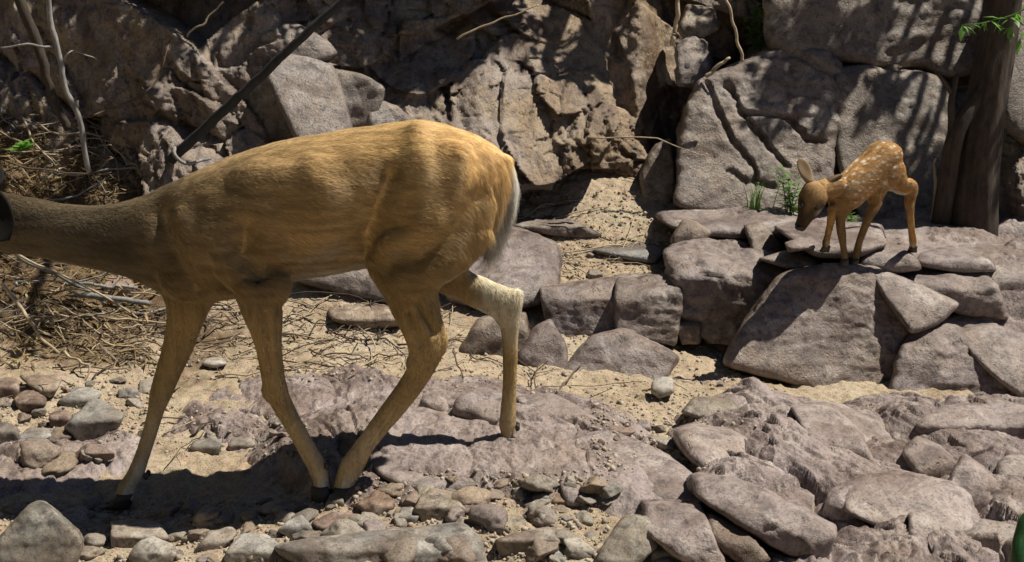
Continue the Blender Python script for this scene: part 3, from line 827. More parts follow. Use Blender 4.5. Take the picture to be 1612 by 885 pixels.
    ('boulder', 'tilted ribbed slab at the bottom edge right of the white split stone', FORE, c7((440, 390), (600, 395), (640, 490), (680, 590), (560, 570), (440, 470)), dict(f=0.5, top=18, front=70, T=0.3, n=6, p=20, amp=0.07, col=PUR, crack=0.02)),
    ('boulder', 'wide smooth lineated slab right of the rear hind hoof', FORE, c7((190, 200), (330, 170), (480, 235), (570, 300), (640, 400), (440, 400), (200, 385), (180, 290)), dict(f=0.25, top=7, front=60, T=0.7, n=6, p=18, amp=0.035, col=(0.34, 0.29, 0.288), crack=0.008)),
    ('boulder', 'low purple slab in the sand behind the white oval stone', FORE, c7((40, 60), (140, 45), (270, 120), (310, 175), (200, 190), (110, 140)), dict(f=0.3, top=7, front=75, T=0.4, n=6, p=20, amp=0.04, col=PUR)),
    ('boulder', 'dark split block between the tan upright pebble and the narrow tilted slab', FORE, c7((790, 145), (890, 125), (910, 195), (1010, 230), (960, 270), (840, 225)), dict(f=0.5, top=18, front=85, T=0.25, n=5, p=22, amp=0.06, col=BRN)),
    ('boulder', 'flat purple slab between the two near hooves and the rear hind hoof', FORE, [(590, 690), (640, 650), (720, 660), (790, 720), (760, 770), (660, 775), (600, 740)], dict(f=0.2, top=6, front=60, T=0.6, n=6, p=18, amp=0.035, col=(0.33, 0.28, 0.278), crack=0.01)),
    ('boulder', 'green brown block half sunk in sand at the head of the foreground cracks', FORE, [(1080, 650), (1100, 628), (1150, 632), (1175, 660), (1170, 685), (1110, 660)], dict(f=0.6, top=22, front=80, T=0.2, n=5, p=18, amp=0.06, col=(0.25, 0.22, 0.18))),
]
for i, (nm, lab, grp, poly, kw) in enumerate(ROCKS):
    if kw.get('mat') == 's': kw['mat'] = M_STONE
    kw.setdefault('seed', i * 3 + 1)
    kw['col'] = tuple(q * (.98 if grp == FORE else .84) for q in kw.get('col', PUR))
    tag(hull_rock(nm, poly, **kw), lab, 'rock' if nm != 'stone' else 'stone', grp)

STONES = [
    ('big dark grey boulder in the bottom left corner', [(-12, 868), (20, 830), (48, 796), (70, 791), (100, 815), (128, 843), (130, 858), (112, 892), (-10, 895)], dict(col=(0.15, 0.15, 0.14), f=0.72, top=35, front=62, n=6, p=14)),
    ('flat topped grey stone with a black shaded front left of the front leg', [(105, 672), (118, 655), (147, 627), (170, 636), (192, 652), (186, 672), (147, 700), (118, 690)], dict(col=(0.31, 0.31, 0.30), f=0.52, top=16, front=100, n=5, p=16)),
    ('pale flat stone behind the flat topped grey stone', [(92, 632), (125, 609), (160, 618), (150, 632), (110, 647)], dict(col=BLU)),
    ('squared red brown block near the left edge', [(22, 628), (48, 606), (72, 626), (70, 640), (33, 652)], dict(col=RED, f=0.4, front=95)),
    ('tan cracked block at the left edge under the brush', [(-10, 600), (22, 588), (30, 612), (26, 630), (-10, 630)], dict(col=(0.38, 0.3, 0.25), f=0.5)),
    ('broad tan slab beside the squared red brown block', [(28, 590), (90, 588), (96, 600), (80, 626), (66, 622), (40, 602)], dict(col=(0.42, 0.34, 0.27), f=0.4, top=8, Y=3.72)),
    ('dark round stone at the left edge', [(-12, 672), (10, 662), (28, 675), (30, 692), (12, 707), (-12, 705)], dict(col=DRK, f=0.6)),
    ('brown rounded stone left of the flat topped grey stone', [(78, 655), (90, 642), (108, 645), (112, 660), (98, 674), (80, 670)], dict(col=RED, p=8)),
    ('brown round cobble below the brown rounded stone', [(78, 688), (88, 675), (108, 678), (112, 690), (98, 700), (82, 698)], dict(col=(0.26, 0.2, 0.16), p=8)),
    ('bluish flat stone right of the dark round stone', [(28, 690), (45, 673), (76, 675), (80, 692), (50, 706), (30, 704)], dict(col=BLU, top=8)),
    ('wedge stone leaning on the flat topped grey stone', [(162, 692), (186, 672), (192, 688), (186, 700)], dict(col=GRY)),
    ('wide flat brown grey stone in front of the doe shadow', [(176, 822), (215, 818), (250, 825), (264, 848), (222, 866), (178, 864)], dict(col=(0.34, 0.3, 0.26), f=0.45, top=10, front=92, n=5)),
    ('smooth white stone at the bottom edge left', [(203, 880), (215, 858), (240, 846), (268, 856), (279, 870), (272, 892), (210, 892)], dict(col=PALE, p=9, n=5)),
    ('upright brown grey stone in front of the doe shadow', [(303, 818), (327, 791), (346, 804), (338, 828), (315, 834)], dict(col=(0.32, 0.28, 0.24), f=0.6, front=95)),
    ('sloping brown flat stone below the upright stone', [(305, 870), (330, 838), (365, 830), (372, 842), (345, 868), (318, 876)], dict(col=(0.34, 0.3, 0.26))),
    ('long oval grey stone in front of the hooves', [(407, 803), (420, 792), (440, 787), (470, 790), (488, 798), (482, 809), (443, 812), (412, 810)], dict(col=GRY, p=9, n=5)),
    ('pale pyramid shaped stone left of the red brown slab', [(438, 836), (455, 820), (474, 811), (488, 826), (492, 840), (462, 848)], dict(col=BLU, f=0.5, top=35)),
    ('red brown flat slab in front of the hooves', [(494, 823), (524, 806), (573, 811), (592, 827), (552, 842), (505, 836)], dict(col=RED, f=0.35, top=8, n=5)),
    ('large bluish white stone at the bottom edge', [(354, 873), (381, 842), (415, 842), (442, 861), (424, 890), (356, 892)], dict(col=BLU, n=5, p=12)),
    ('smooth reddish stone in front of the bluish white stone', [(418, 890), (430, 870), (452, 857), (488, 863), (492, 892)], dict(col=(0.34, 0.28, 0.25), p=9, n=5)),
    ('large flat grey slab with dark pits at the bottom edge', [(440, 858), (536, 840), (645, 830), (722, 823), (752, 846), (764, 895), (470, 895)], dict(col=(0.26, 0.255, 0.245), f=0.45, top=9, front=75, T=0.3, n=6, p=14, amp=0.02)),
    ('brown blunt boulder behind the large flat grey slab', [(652, 806), (664, 782), (682, 770), (716, 780), (734, 806), (712, 822), (672, 826)], dict(col=(0.30, 0.26, 0.21), n=5)),
    ('rough red rubble stone in front of the hind hoof', [(562, 795), (580, 782), (598, 776), (622, 790), (610, 816), (580, 814)], dict(col=(0.28, 0.19, 0.14), amp=0.13)),
    ('small pale cobble just right of the front hoof', [(549, 777), (556, 765), (574, 763), (577, 776), (562, 780)], dict(col=PALE)),
    ('greenish cobble directly below the front hoof', [(512, 798), (520, 778), (538, 776), (542, 796), (530, 802)], dict(col=(0.30, 0.30, 0.24))),
    ('grey upright cobble left of the brown blunt boulder', [(622, 830), (632, 800), (648, 798), (660, 812), (650, 830)], dict(col=GRY)),
    ('smooth dark grey cobble above the upright cobble', [(630, 790), (640, 779), (655, 780), (656, 797), (640, 801)], dict(col=DRK, p=8)),
    ('white oval stone beside the rear hind hoof', [(816, 700), (826, 688), (845, 682), (866, 690), (872, 704), (862, 716), (832, 718)], dict(col=(0.42, 0.41, 0.37), p=8, n=5)),
    ('flat tan stone under the white oval stone', [(792, 731), (810, 717), (844, 716), (872, 724), (837, 736)], dict(col=TAN, top=6, f=0.4)),
    ('flat greenish grey stone right of the flat tan stone', [(847, 741), (862, 732), (881, 728), (900, 734), (888, 746), (858, 748)], dict(col=(0.33, 0.33, 0.28), top=6, f=0.4)),
    ('long brown grey slab at the bottom edge right of the pitted slab', [(783, 850), (826, 836), (863, 830), (878, 847), (880, 857), (826, 880), (790, 877)], dict(col=(0.36, 0.33, 0.30), f=0.6, top=7, front=100, n=5)),
    ('large blunt triangular grey stone at the bottom edge', [(936, 888), (950, 858), (982, 814), (1021, 816), (1034, 861), (1000, 890)], dict(col=(0.36, 0.345, 0.30), f=0.85, top=20, front=58, n=5, p=16)),
    ('white stone with a dark split right of the triangular stone', [(1020, 892), (1030, 860), (1042, 848), (1066, 849), (1100, 863), (1110, 892)], dict(col=(0.44, 0.44, 0.41), p=10, n=5)),
    ('bright white cobble left of the triangular stone', [(886, 850), (909, 845), (936, 868), (930, 888), (904, 882)], dict(col=(0.52, 0.50, 0.45), p=9)),
    ('low grey stone at the bottom edge left of the white cobble', [(838, 890), (858, 867), (880, 868), (898, 892)], dict(col=GRY)),
    ('smooth grey stone above the long brown grey slab', [(835, 819), (860, 805), (884, 811), (882, 826), (847, 828)], dict(col=(0.36, 0.36, 0.33), top=8)),
    ('lens shaped grey stone near the middle of the gravel', [(822, 797), (838, 788), (858, 782), (869, 789), (842, 805)], dict(col=(0.33, 0.32, 0.27), p=9)),
    ('rounded brown cobble left of the smooth grey stone', [(788, 825), (798, 812), (820, 812), (828, 828), (812, 840), (792, 838)], dict(col=(0.3, 0.26, 0.2), p=8)),
    ('rusty brown cobble beside the bedrock slab', [(868, 792), (878, 776), (898, 778), (902, 792), (884, 802)], dict(col=(0.30, 0.2, 0.13))),
    ('tan upright pebble on the ridge in the right foreground', [(1198, 705), (1204, 688), (1218, 690), (1224, 706), (1216, 718)], dict(col=TAN, p=8)),
    ('grey lump lying on the sand right of the bedrock slab', [(996, 676), (1008, 660), (1022, 664), (1024, 678), (1008, 684)], dict(col=PUR)),
    ('white stone on the gravel behind the doe shadow', [(358, 708), (366, 690), (392, 686), (402, 700), (388, 714)], dict(col=PALE)),
    ('pale flat pebble on the sand between the front legs', [(318, 574), (326, 564), (350, 564), (356, 573), (338, 580)], dict(col=PALE, p=8)),
    ('red brown stone under the throat of the doe', [(163, 452), (175, 430), (196, 430), (212, 452), (206, 470), (172, 468)], dict(col=(0.33, 0.22, 0.18), Y=4.45)),
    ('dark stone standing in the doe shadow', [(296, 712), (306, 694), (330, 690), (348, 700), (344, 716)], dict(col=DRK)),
]
for i, (lab, poly, kw) in enumerate(STONES):
    kw = dict(dict(f=0.5, top=12, front=88, n=4, p=18, grow=1.04, amp=0.045, mat=M_STONE, seed=300 + i * 2), **kw)
    kw['col'] = tuple(q * .86 for q in kw['col'])
    tag(hull_rock('stone', poly, **kw), lab, 'stone', 'stones of the stream bed')

# small stones scattered in the stream bed: individuals sharing a handful of meshes
protos = []
for k in range(14):
    d, fc = ico(4)
    r_ = np.random.default_rng(500 + k)
    Nn = r_.normal(size=(9, 3)) * [1, 1, .8]; Nn /= np.linalg.norm(Nn, axis=1)[:, None]
    hh = r_.uniform(0.7, 1.05, 9)
    q = np.maximum(d @ Nn.T / hh, 0)
    rr = np.sum(q ** 26, 1) ** (-1 / 26.0)
    rr = np.minimum(rr, 1.35)
    v = d * rr[:, None] * np.array([1, r_.uniform(0.65, 0.95), r_.uniform(0.35, 0.62)])
    v = v + d * (0.07 * fbm(d * 2.2 + k * 3, 5, k, gain=.6))[:, None]
    me = mesh_obj('stone', v, fc, M_STONE)
    protos.append(me.data)
    bpy.data.objects.remove(me)
cand = []
zones = [((0, 600), (230, 700), 30), ((0, 790), (760, 885), 105), ((560, 750), (960, 885), 74), ((330, 660), (480, 710), 8), ((940, 640), (1120, 720), 12), ((0, 690), (180, 740), 10), ((1120, 580), (1200, 640), 3), ((860, 380), (1060, 440), 6)]
pts = []
for (ax, ay), (bx, by), n_ in zones:
    pts.append(np.stack([rng.uniform(ax, bx, n_), rng.uniform(ay, by, n_)], -1))
pts = np.vstack(pts)
pos = on_surf(pts[:, 0], pts[:, 1])
COLS = [GRY, (0.40, 0.38, 0.34), DRK, RED, (0.38, 0.30, 0.22), (0.33, 0.34, 0.33), PUR, BRN, DRK, (0.36, 0.34, 0.29), (0.31, 0.27, 0.22), (0.38, 0.36, 0.32)]
for k, q in enumerate(pos):
    o = bpy.data.objects.new('stone', protos[k % len(protos)])
    s = float(np.clip(rng.lognormal(-4.0, 0.5), 0.007, 0.046))
    o.scale = (s, s, s * rng.uniform(0.8, 1.2))
    o.location = (q[0], q[1], q[2] + s * 0.08)
    o.rotation_euler = (rng.uniform(-.35, .35), rng.uniform(-.35, .35), rng.uniform(0, 6.28))
    cc = np.array(COLS[int(rng.integers(len(COLS)))]) * rng.uniform(0.62, 1.02)
    o.color = (*cc, 1)
    COL.objects.link(o)
    tag(o, 'small loose stone lying in the gravel of the stream bed', 'stone', 'small stones of the stream bed')


def gravel():
    zs = [((0, 600), (260, 700), 900), ((0, 790), (800, 885), 2000), ((560, 740), (960, 885), 1100), ((250, 640), (520, 720), 260), ((930, 620), (1120, 740), 900), ((700, 520), (1240, 625), 900), ((820, 290), (1070, 440), 900), ((150, 480), (700, 600), 900), ((1060, 640), (1200, 720), 60)]
    pp = []
    for (ax, ay), (bx, by), n_ in zs:
        pp.append(np.stack([rng.uniform(ax, bx, n_), rng.uniform(ay, by, n_)], -1))
    pp = np.vstack(pp)
    q = on_surf(pp[:, 0], pp[:, 1])
    d, fc = ico(1)
    n_ = len(q)
    s = np.clip(rng.lognormal(-5.75, 0.55, n_), 0.0015, 0.0085)
    v = d[None] * (s[:, None] * rng.uniform(0.55, 1.1, (n_, 3)))[:, None, :]
    v = v * (1 + 0.34 * rng.uniform(-1, 1, (n_, len(d), 1)))
    a = rng.uniform(0, 6.28, n_)
    ca, sa = np.cos(a)[:, None], np.sin(a)[:, None]
    v = np.stack([v[..., 0] * ca - v[..., 1] * sa, v[..., 0] * sa + v[..., 1] * ca, v[..., 2]], -1)
    v = v + (q + np.array([0, 0, 1.0]) * (s * 0.2)[:, None])[:, None, :]
    F = (fc[None] + (np.arange(n_) * len(d))[:, None, None]).reshape(-1, 3)
    m, nt, b = new_mat('gravel')
    g = nd(nt, 'ShaderNodeNewGeometry')
    nt.links.new(ramp(nt, g.outputs['Random Per Island'], [(0, (0.16, 0.14, 0.12)), (0.3, (0.28, 0.24, 0.20)), (0.6, (0.38, 0.30, 0.22)), (0.9, (0.40, 0.36, 0.31)), (1, (0.26, 0.17, 0.12))]), b.inputs['Base Color'])
    b.inputs['Roughness'].default_value = 0.8
    tag(mesh_obj('gravel', v.reshape(-1, 3), F, m, smooth=False), 'fine gravel strewn over the sandy stream bed', 'gravel', kind='stuff')


gravel()


# ------------------------------------------------------------------ sticks and trees
def tube(path, rad, k=6):
    path = np.asarray(path, float)
    n = len(path)
    rad = np.broadcast_to(rad, n)
    t = np.gradient(path, axis=0)
    t /= np.linalg.norm(t, axis=1)[:, None] + 1e-12
    ref = np.array([0.31, 0.2, 0.93]) if abs(t[0] @ np.array([0.31, 0.2, 0.93])) < 0.9 else np.array([1.0, 0, 0])
    a = np.cross(t, ref); a /= np.linalg.norm(a, axis=1)[:, None] + 1e-12
    b = np.cross(t, a)
    th = np.linspace(0, 2 * np.pi, k, endpoint=False)
    v = path[:, None] + rad[:, None, None] * (a[:, None] * np.cos(th)[None, :, None] + b[:, None] * np.sin(th)[None, :, None])
    v = v.reshape(-1, 3)
    f = []
    for i in range(n - 1):
        for j in range(k):
            f.append((i * k + j, i * k + (j + 1) % k, (i + 1) * k + (j + 1) % k, (i + 1) * k + j))
    f.append(tuple(range(k))[::-1]); f.append(tuple(range((n - 1) * k, n * k)))
    return v, f


def tubes_mesh(name, lst, mat, parent=None):
    V, F, o = [], [], 0
    for path, rad, k in lst:
        v, f = tube(path, rad, k)
        V.append(v); F += [tuple(i + o for i in q) for q in f]; o += len(v)
    return mesh_obj(name, np.vstack(V), F, mat, parent)


def spline(pts, n):
    pts = np.asarray(pts, float)
    m = len(pts)
    t = np.linspace(0, m - 1, n)
    i = np.clip(np.floor(t).astype(int), 0, m - 2)
    u = (t - i)[:, None]
    p0 = pts[np.clip(i - 1, 0, m - 1)]; p1 = pts[i]; p2 = pts[i + 1]; p3 = pts[np.clip(i + 2, 0, m - 1)]
    return 0.5 * (2 * p1 + (p2 - p0) * u + (2 * p0 - 5 * p1 + 4 * p2 - p3) * u ** 2 + (3 * p1 - p0 - 3 * p2 + p3) * u ** 3)


def branch_px(pts, r0, r1, n=20, wob=0.006, seed=0):
    p = np.array([P(*q) for q in pts])
    s = spline(p, n)
    s = s + wob * np.stack([fbm(np.c_[np.arange(n) * 0.4, np.full(n, seed * 1.3), np.full(n, k * 5.0)], 2, 60 + k) for k in range(3)], -1)
    return s, np.linspace(r0, r1, n)


o = tubes_mesh('fallen_pole', [(*branch_px([(575, -30, 4.68), (480, 55, 4.70), (400, 130, 4.74), (335, 190, 4.80), (268, 252, 4.86)], 0.014, 0.020, 60, 0.0022, 3), 10)], M_BLACKWOOD)
tag(o, 'thick black dead branch leaning diagonally against the rock wall above the doe', 'branch')
def shadow_trunk(pts, r0, r1, parent, seed, name='trunk', mat=None):
    pth, rad = branch_px(pts, r0, r1, 140, 0.0, seed)
    k = 60
    v, f = tube(pth, rad, k)
    ctr = np.repeat(pth, k, 0)
    d = v - ctr
    ll = np.linalg.norm(d, axis=1)
    d = d / ll[:, None]
    R_ = np.repeat(rad, k)
    q = np.c_[d[:, 0] * 6, d[:, 1] * 6, v[:, 2] * 0.8] + seed
    dis = R_ * (.045 * fbm(q, 5, 171, gain=.55, ridged=True) + .10 * fbm(np.c_[d[:, 0] * 1.3, d[:, 1] * 1.3, v[:, 2] * 3] + seed, 3, 172))
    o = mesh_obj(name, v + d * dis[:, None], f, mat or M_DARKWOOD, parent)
    o.location = -parent.location
    return o


t = empty('trunk_shadow_form', P(1545, 370, 4.95))  # solid dark trunk form standing in for a tree shadow on the wall
shadow_trunk([(1590, -80, 4.95), (1572, 60, 4.95), (1550, 180, 4.95), (1535, 280, 4.95), (1528, 378, 4.95)], 0.054, 0.092, t, 1)
shadow_trunk([(1555, 130, 4.93), (1520, 180, 4.9), (1502, 220, 4.9), (1490, 290, 4.92), (1478, 365, 4.94)], 0.024, 0.034, t, 2, 'forked_shadow_stem')
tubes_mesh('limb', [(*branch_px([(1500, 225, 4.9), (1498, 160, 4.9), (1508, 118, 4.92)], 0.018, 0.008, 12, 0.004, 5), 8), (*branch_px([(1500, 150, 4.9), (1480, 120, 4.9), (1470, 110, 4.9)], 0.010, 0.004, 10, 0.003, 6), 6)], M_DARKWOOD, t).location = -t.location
tag(t, 'dark forked trunk shape standing in for a tree shadow on the rock wall at the right edge', 'tree')
t = empty('sapling', P(105, 200, 4.7))
tubes_mesh('trunk', [(*branch_px([(20, -40, 4.7), (45, 40, 4.7), (68, 100, 4.7), (80, 150, 4.7), (108, 205, 4.7)], 0.020, 0.014, 26, 0.005, 7), 9)], M_DARKWOOD, t).location = -t.location
tag(t, 'thin dark sapling stem at the upper left corner', 'sapling')
t = empty('sapling', P(128, 260, 4.65))
tubes_mesh('trunk', [(*branch_px([(74, -40, 4.65), (80, 30, 4.65), (92, 90, 4.65), (105, 140, 4.65), (122, 180, 4.65), (130, 220, 4.65), (142, 275, 4.65)], 0.010, 0.009, 30, 0.005, 8), 8)], M_GREYWOOD, t).location = -t.location
tubes_mesh('limb', [(*branch_px([(98, 115, 4.65), (104, 90, 4.66), (118, 80, 4.7), (150, 92, 4.75)], 0.004, 0.002, 14, 0.004, 9), 5), (*branch_px([(84, 74, 4.65), (40, 70, 4.6), (0, 76, 4.6)], 0.005, 0.003, 12, 0.004, 10), 5)], M_GREYWOOD, t).location = -t.location
tag(t, 'slender pale grey sapling stem right of the dark one', 'sapling')
o = tubes_mesh('dead_root', [(*branch_px([(272, 232, 4.8), (278, 250, 4.78), (300, 258, 4.8), (330, 250, 4.85)], 0.008, 0.005, 14, 0.004, 11), 8)], M_GREYWOOD)
tag(o, 'short bent grey root at the lower end of the black branch', 'branch')
BR = [
    ('bare grey branch reaching from the brush up the rock wall', [(100, 185, 4.75), (160, 178, 4.8), (235, 140, 4.9), (262, 80, 4.95), (270, 60, 5.0)], .005, .002, M_TWIG),
    ('short pale twig on the rock at the top left', [(293, 58, 5.2), (325, 32, 5.2), (352, 3, 5.2)], .005, .003, M_DRY),
    ('long thin twig crossing in front of the wall toward the upper middle', [(720, 62, 4.7), (760, 40, 4.7), (805, 24, 4.7), (850, 8, 4.7)], .004, .002, M_DRY),
    ('pale leaning stem above the deep crack of the wall', [(1060, 70, 5.0), (1064, 30, 5.0), (1072, -20, 5.0)], .010, .008, M_DRY),
    ('thin pale stem leaning at the top beside the cleft', [(1168, 95, 5.1), (1155, 40, 5.1), (1140, -10, 5.1)], .006, .005, M_DRY),
    ('short dead stick on top of the tall leaning slab', [(1112, 122, 5.2), (1130, 105, 5.2), (1148, 92, 5.2)], .009, .006, M_DRY),
    ('pale twig lying across the deep crack', [(925, 218, 4.95), (1020, 216, 4.95), (1080, 236, 4.95), (1115, 243, 4.95)], .003, .0015, M_DRY),
    ('pale dead stem at the foot of the dark forked shadow form', [(1468, 360, 4.97), (1472, 300, 4.97), (1475, 250, 4.98)], .010, .006, M_DRY),
    ('bleached stick slanting down through the brush at the left edge', [(5, 445, 4.1), (40, 495, 4.05), (75, 540, 4.0), (95, 556, 4.0)], .006, .005, M_DRY),
    ('long straw coloured cane below the neck of the doe', [(25, 397, 4.4), (80, 425, 4.35), (140, 455, 4.3), (200, 488, 4.3), (240, 520, 4.3)], .005, .003, M_DRY),
    ('grey cane lying beside the straw coloured cane', [(30, 405, 4.42), (100, 440, 4.4), (165, 476, 4.35)], .008, .006, M_GREYWOOD),
    ('grey stick under the throat of the doe', [(105, 445, 4.4), (160, 450, 4.4), (215, 452, 4.4)], .007, .006, M_GREYWOOD),
    ('thick grey stick just below the throat stick', [(110, 462, 4.36), (170, 470, 4.36), (235, 476, 4.36)], .011, .010, M_GREYWOOD),
    ('forked pale twig in front of the brush', [(100, 556, 3.95), (125, 570, 3.9), (138, 582, 3.88), (125, 606, 3.85)], .005, .003, M_DRY),
    ('straight pale twig crossing the sand below the cane', [(78, 470, 4.2), (130, 505, 4.15), (180, 535, 4.15)], .003, .002, M_DRY),
    ('long bent twig through the brush at the neck of the doe', [(15, 258, 4.5), (80, 268, 4.5), (140, 275, 4.5), (175, 250, 4.5)], .004, .003, M_TWIG),
    ('red twig leaning on the bedrock behind the near hind leg', [(712, 555, 3.95), (725, 590, 3.85), (745, 640, 3.75)], .003, .002, M_TWIG),
]
for i, (lab, pts_, a_, b_, mt) in enumerate(BR):
    tag(tubes_mesh('dead_branch' if a_ > .0055 else 'twig', [(*branch_px(pts_, a_, b_, 18, 0.006, 20 + i), 6)], mt), lab, 'twig', 'dead sticks and twigs')

# scattered twigs: individuals
TWZ = [((0, 390), (260, 560), 46, 'dry stick lying in the brush heap at the left edge'), ((0, 170), (330, 310), 90, 'dry stick lying in the brush on the bank above the neck of the doe'), ((110, 470), (720, 590), 100, 'thin twig lying on the sand behind the legs of the doe'), ((700, 560), (1060, 630), 16, 'thin twig on the sand below the outcrop'), ((810, 300), (1050, 440), 22, 'thin twig on the sand bank behind the doe'), ((0, 570), (330, 720), 8, 'thin twig among the stones at the left')]
for (ax, ay), (bx, by), n_, lab in TWZ:
    pxs = np.stack([rng.uniform(ax, bx, n_), rng.uniform(ay, by, n_)], -1)
    base = on_surf(pxs[:, 0], pxs[:, 1])
    heap = 'brush' in lab
    for q in base:
        L = rng.uniform(0.10, 0.36) * (1.1 if heap else 1)
        a = rng.normal(-0.35 if heap else 0, 0.7)
        n = 9
        s = np.linspace(-.5, .5, n)
        x = q[0] + L * s * math.cos(a) + 0.02 * np.sin(s * rng.uniform(2, 7) + rng.uniform(0, 6)); y = q[1] + L * s * math.sin(a) * 0.9 + 0.025 * np.sin(s * rng.uniform(2, 7))
        z = ground_z(x, y) + (rng.uniform(0.0, 0.09) + s * rng.uniform(-.09, .12) if heap else rng.uniform(0.0, 0.012) + 0.02 * np.sin((s + .5) * 3.14) * rng.uniform(0, 1))
        r0 = rng.uniform(0.0016, 0.005) if heap else rng.uniform(0.0014, 0.0036)
        lst = [(np.stack([x, y, z], -1), np.linspace(r0, r0 * .6, n), 5)]
        if rng.uniform() < 0.55:
            k = int(rng.integers(2, 7)); L2 = L * rng.uniform(.25, .5); a2 = a + rng.choice([-1, 1]) * rng.uniform(.4, 1.0)
            s2 = np.linspace(0, 1, 6)
            lst.append((np.stack([x[k] + L2 * s2 * math.cos(a2), y[k] + L2 * s2 * math.sin(a2), z[k] + 0.02 * s2], -1), np.linspace(r0 * .7, r0 * .35, 6), 5))
        mt = [M_DRY, M_GREYWOOD, M_TWIG, M_DRY][int(rng.integers(4))] if heap else [M_TWIG, M_TWIG, M_DARKWOOD, M_DRY][int(rng.integers(4))]
        tag(tubes_mesh('twig', lst, mt), lab, 'twig', lab.replace('dry stick lying', 'dry sticks').replace('thin twig lying', 'thin twigs').replace('thin twig', 'thin twigs'))


def litter():
    zs = [((0, 170), (340, 320), 2600, .020), ((0, 380), (240, 580), 900, .026), ((810, 300), (1070, 440), 300, .008), ((200, 480), (720, 600), 250, .010), ((1040, 380), (1075, 440), 120, .010), ((250, 150), (420, 260), 500, .02)]
    V, F, o = [], [], 0
    for (ax, ay), (bx, by), n_, L in zs:
        pp = np.stack([rng.uniform(ax, bx, n_), rng.uniform(ay, by, n_)], -1)
        q = on_surf(pp[:, 0], pp[:, 1])
        a = rng.uniform(0, 6.28, n_); e = rng.normal(0, .45, n_)
        dr = np.stack([np.cos(a) * np.cos(e), np.sin(a) * np.cos(e), np.sin(e)], -1) * (L * rng.uniform(.5, 2.6, n_))[:, None]
        sd_ = np.stack([-np.sin(a), np.cos(a), rng.uniform(-.6, .6, n_)], -1) * (rng.choice([0.0011, 0.0016, 0.0016, 0.0045], n_))[:, None]
        q = q + np.array([0, 0, 1.0]) * rng.uniform(0.003, 0.045 if L > .015 else .01, n_)[:, None]
        v = np.stack([q - dr, q + sd_ + dr * .1, q + dr, q - sd_ - dr * .1], 1).reshape(-1, 3)
        V.append(v); F.append(np.arange(n_ * 4).reshape(-1, 4) + o); o += n_ * 4
    tag(mesh_obj('leaf_litter', np.vstack(V), np.vstack(F), M_LITTER, smooth=False), 'dry straw and dead leaves covering the bank and sand', 'leaf litter', kind='stuff')


litter()


def leaf_quads(base, dirs, L, Wd):
    """pointed leaves folded along the midrib."""
    n = len(base)
    up = np.array([0, 0, 1.0])
    side = np.cross(dirs, up); side /= np.linalg.norm(side, axis=1)[:, None] + 1e-9
    nrm = np.cross(side, dirs)
    L = np.asarray(L)[:, None]; Wd = np.asarray(Wd)[:, None]
    m = base + dirs * L * .45 + nrm * L * .06
    v = np.stack([base, m + side * Wd - nrm * Wd * .3, base + dirs * L - up * L * .12, m - side * Wd - nrm * Wd * .3, m], 1)
    F = []
    for i in range(n):
        o = i * 5
        F += [(o, o + 1, o + 4), (o + 1, o + 2, o + 4), (o + 2, o + 3, o + 4), (o + 3, o, o + 4)]
    return v.reshape(-1, 3), np.array(F)


simple0, _nt, _b = new_mat('green_stem')
_n = nd(_nt, 'ShaderNodeTexNoise', {'Scale': 30.0, 'Detail': 4.0})
_nt.links.new(ramp(_nt, _n.outputs[0], [(.3, (.006, .035, .008)), (.7, (.014, .07, .014))]), _b.inputs['Base Color'])
_b.inputs['Roughness'].default_value = .4


def weed(name, base, stems, label, h, seed, leafL=.03, leafW=.006, grass=0, cat='plant', spread=0.4):
    r_ = np.random.default_rng(seed)
    t = empty(name, base)
    lst, B, D, LL = [], [], [], []
    for k in range(stems):
        a = r_.uniform(0, 6.28); ln = h * r_.uniform(.6, 1.05); sp = spread * r_.uniform(.2, 1)
        s = np.linspace(0, 1, 10)
        path = np.stack([np.cos(a) * sp * ln * s ** 1.5 + r_.normal(0, .01), np.sin(a) * sp * ln * s ** 1.5 * .6 + r_.normal(0, .01) + 0 * s, ln * s], -1)
        lst.append((path, np.linspace(.0022, .0008, 10), 5))
        for j in range(2, 10):
            for _ in range(2):
                b = r_.uniform(0, 6.28)
                B.append(path[j]); d = unit([math.cos(b), math.sin(b), r_.uniform(-.1, .7)]); D.append(d); LL.append(leafL * r_.uniform(.6, 1.3))
    tubes_mesh('stem', lst, M_LEAF, t)
    v, F = leaf_quads(np.array(B), np.array(D), np.array(LL), np.array(LL) * leafW / leafL)
    mesh_obj('leaves', v, F, M_LEAF, t, smooth=False)
    if grass:
        V, F, o = [], [], 0
        for k in range(grass):
            a = r_.uniform(0, 6.28); ln = h * r_.uniform(.5, .95); s = np.linspace(0, 1, 6)
            p = np.stack([-.05 + r_.normal(0, .012) + math.cos(a) * .25 * ln * s ** 2, r_.normal(0, .02) + math.sin(a) * .2 * ln * s ** 2, ln * s], -1)
            w = .0028 * (1 - s * .9)
            V.append(np.stack([p - [1, 0, 0] * w[:, None], p + [1, 0, 0] * w[:, None]], 1).reshape(-1, 3))
            for i in range(5):
                F.append((o + 2 * i, o + 2 * i + 1, o + 2 * i + 3, o + 2 * i + 2))
            o += 12
        mesh_obj('grass_blades', np.vstack(V), F, M_LEAF, t, smooth=False)
    tag(t, label, cat)


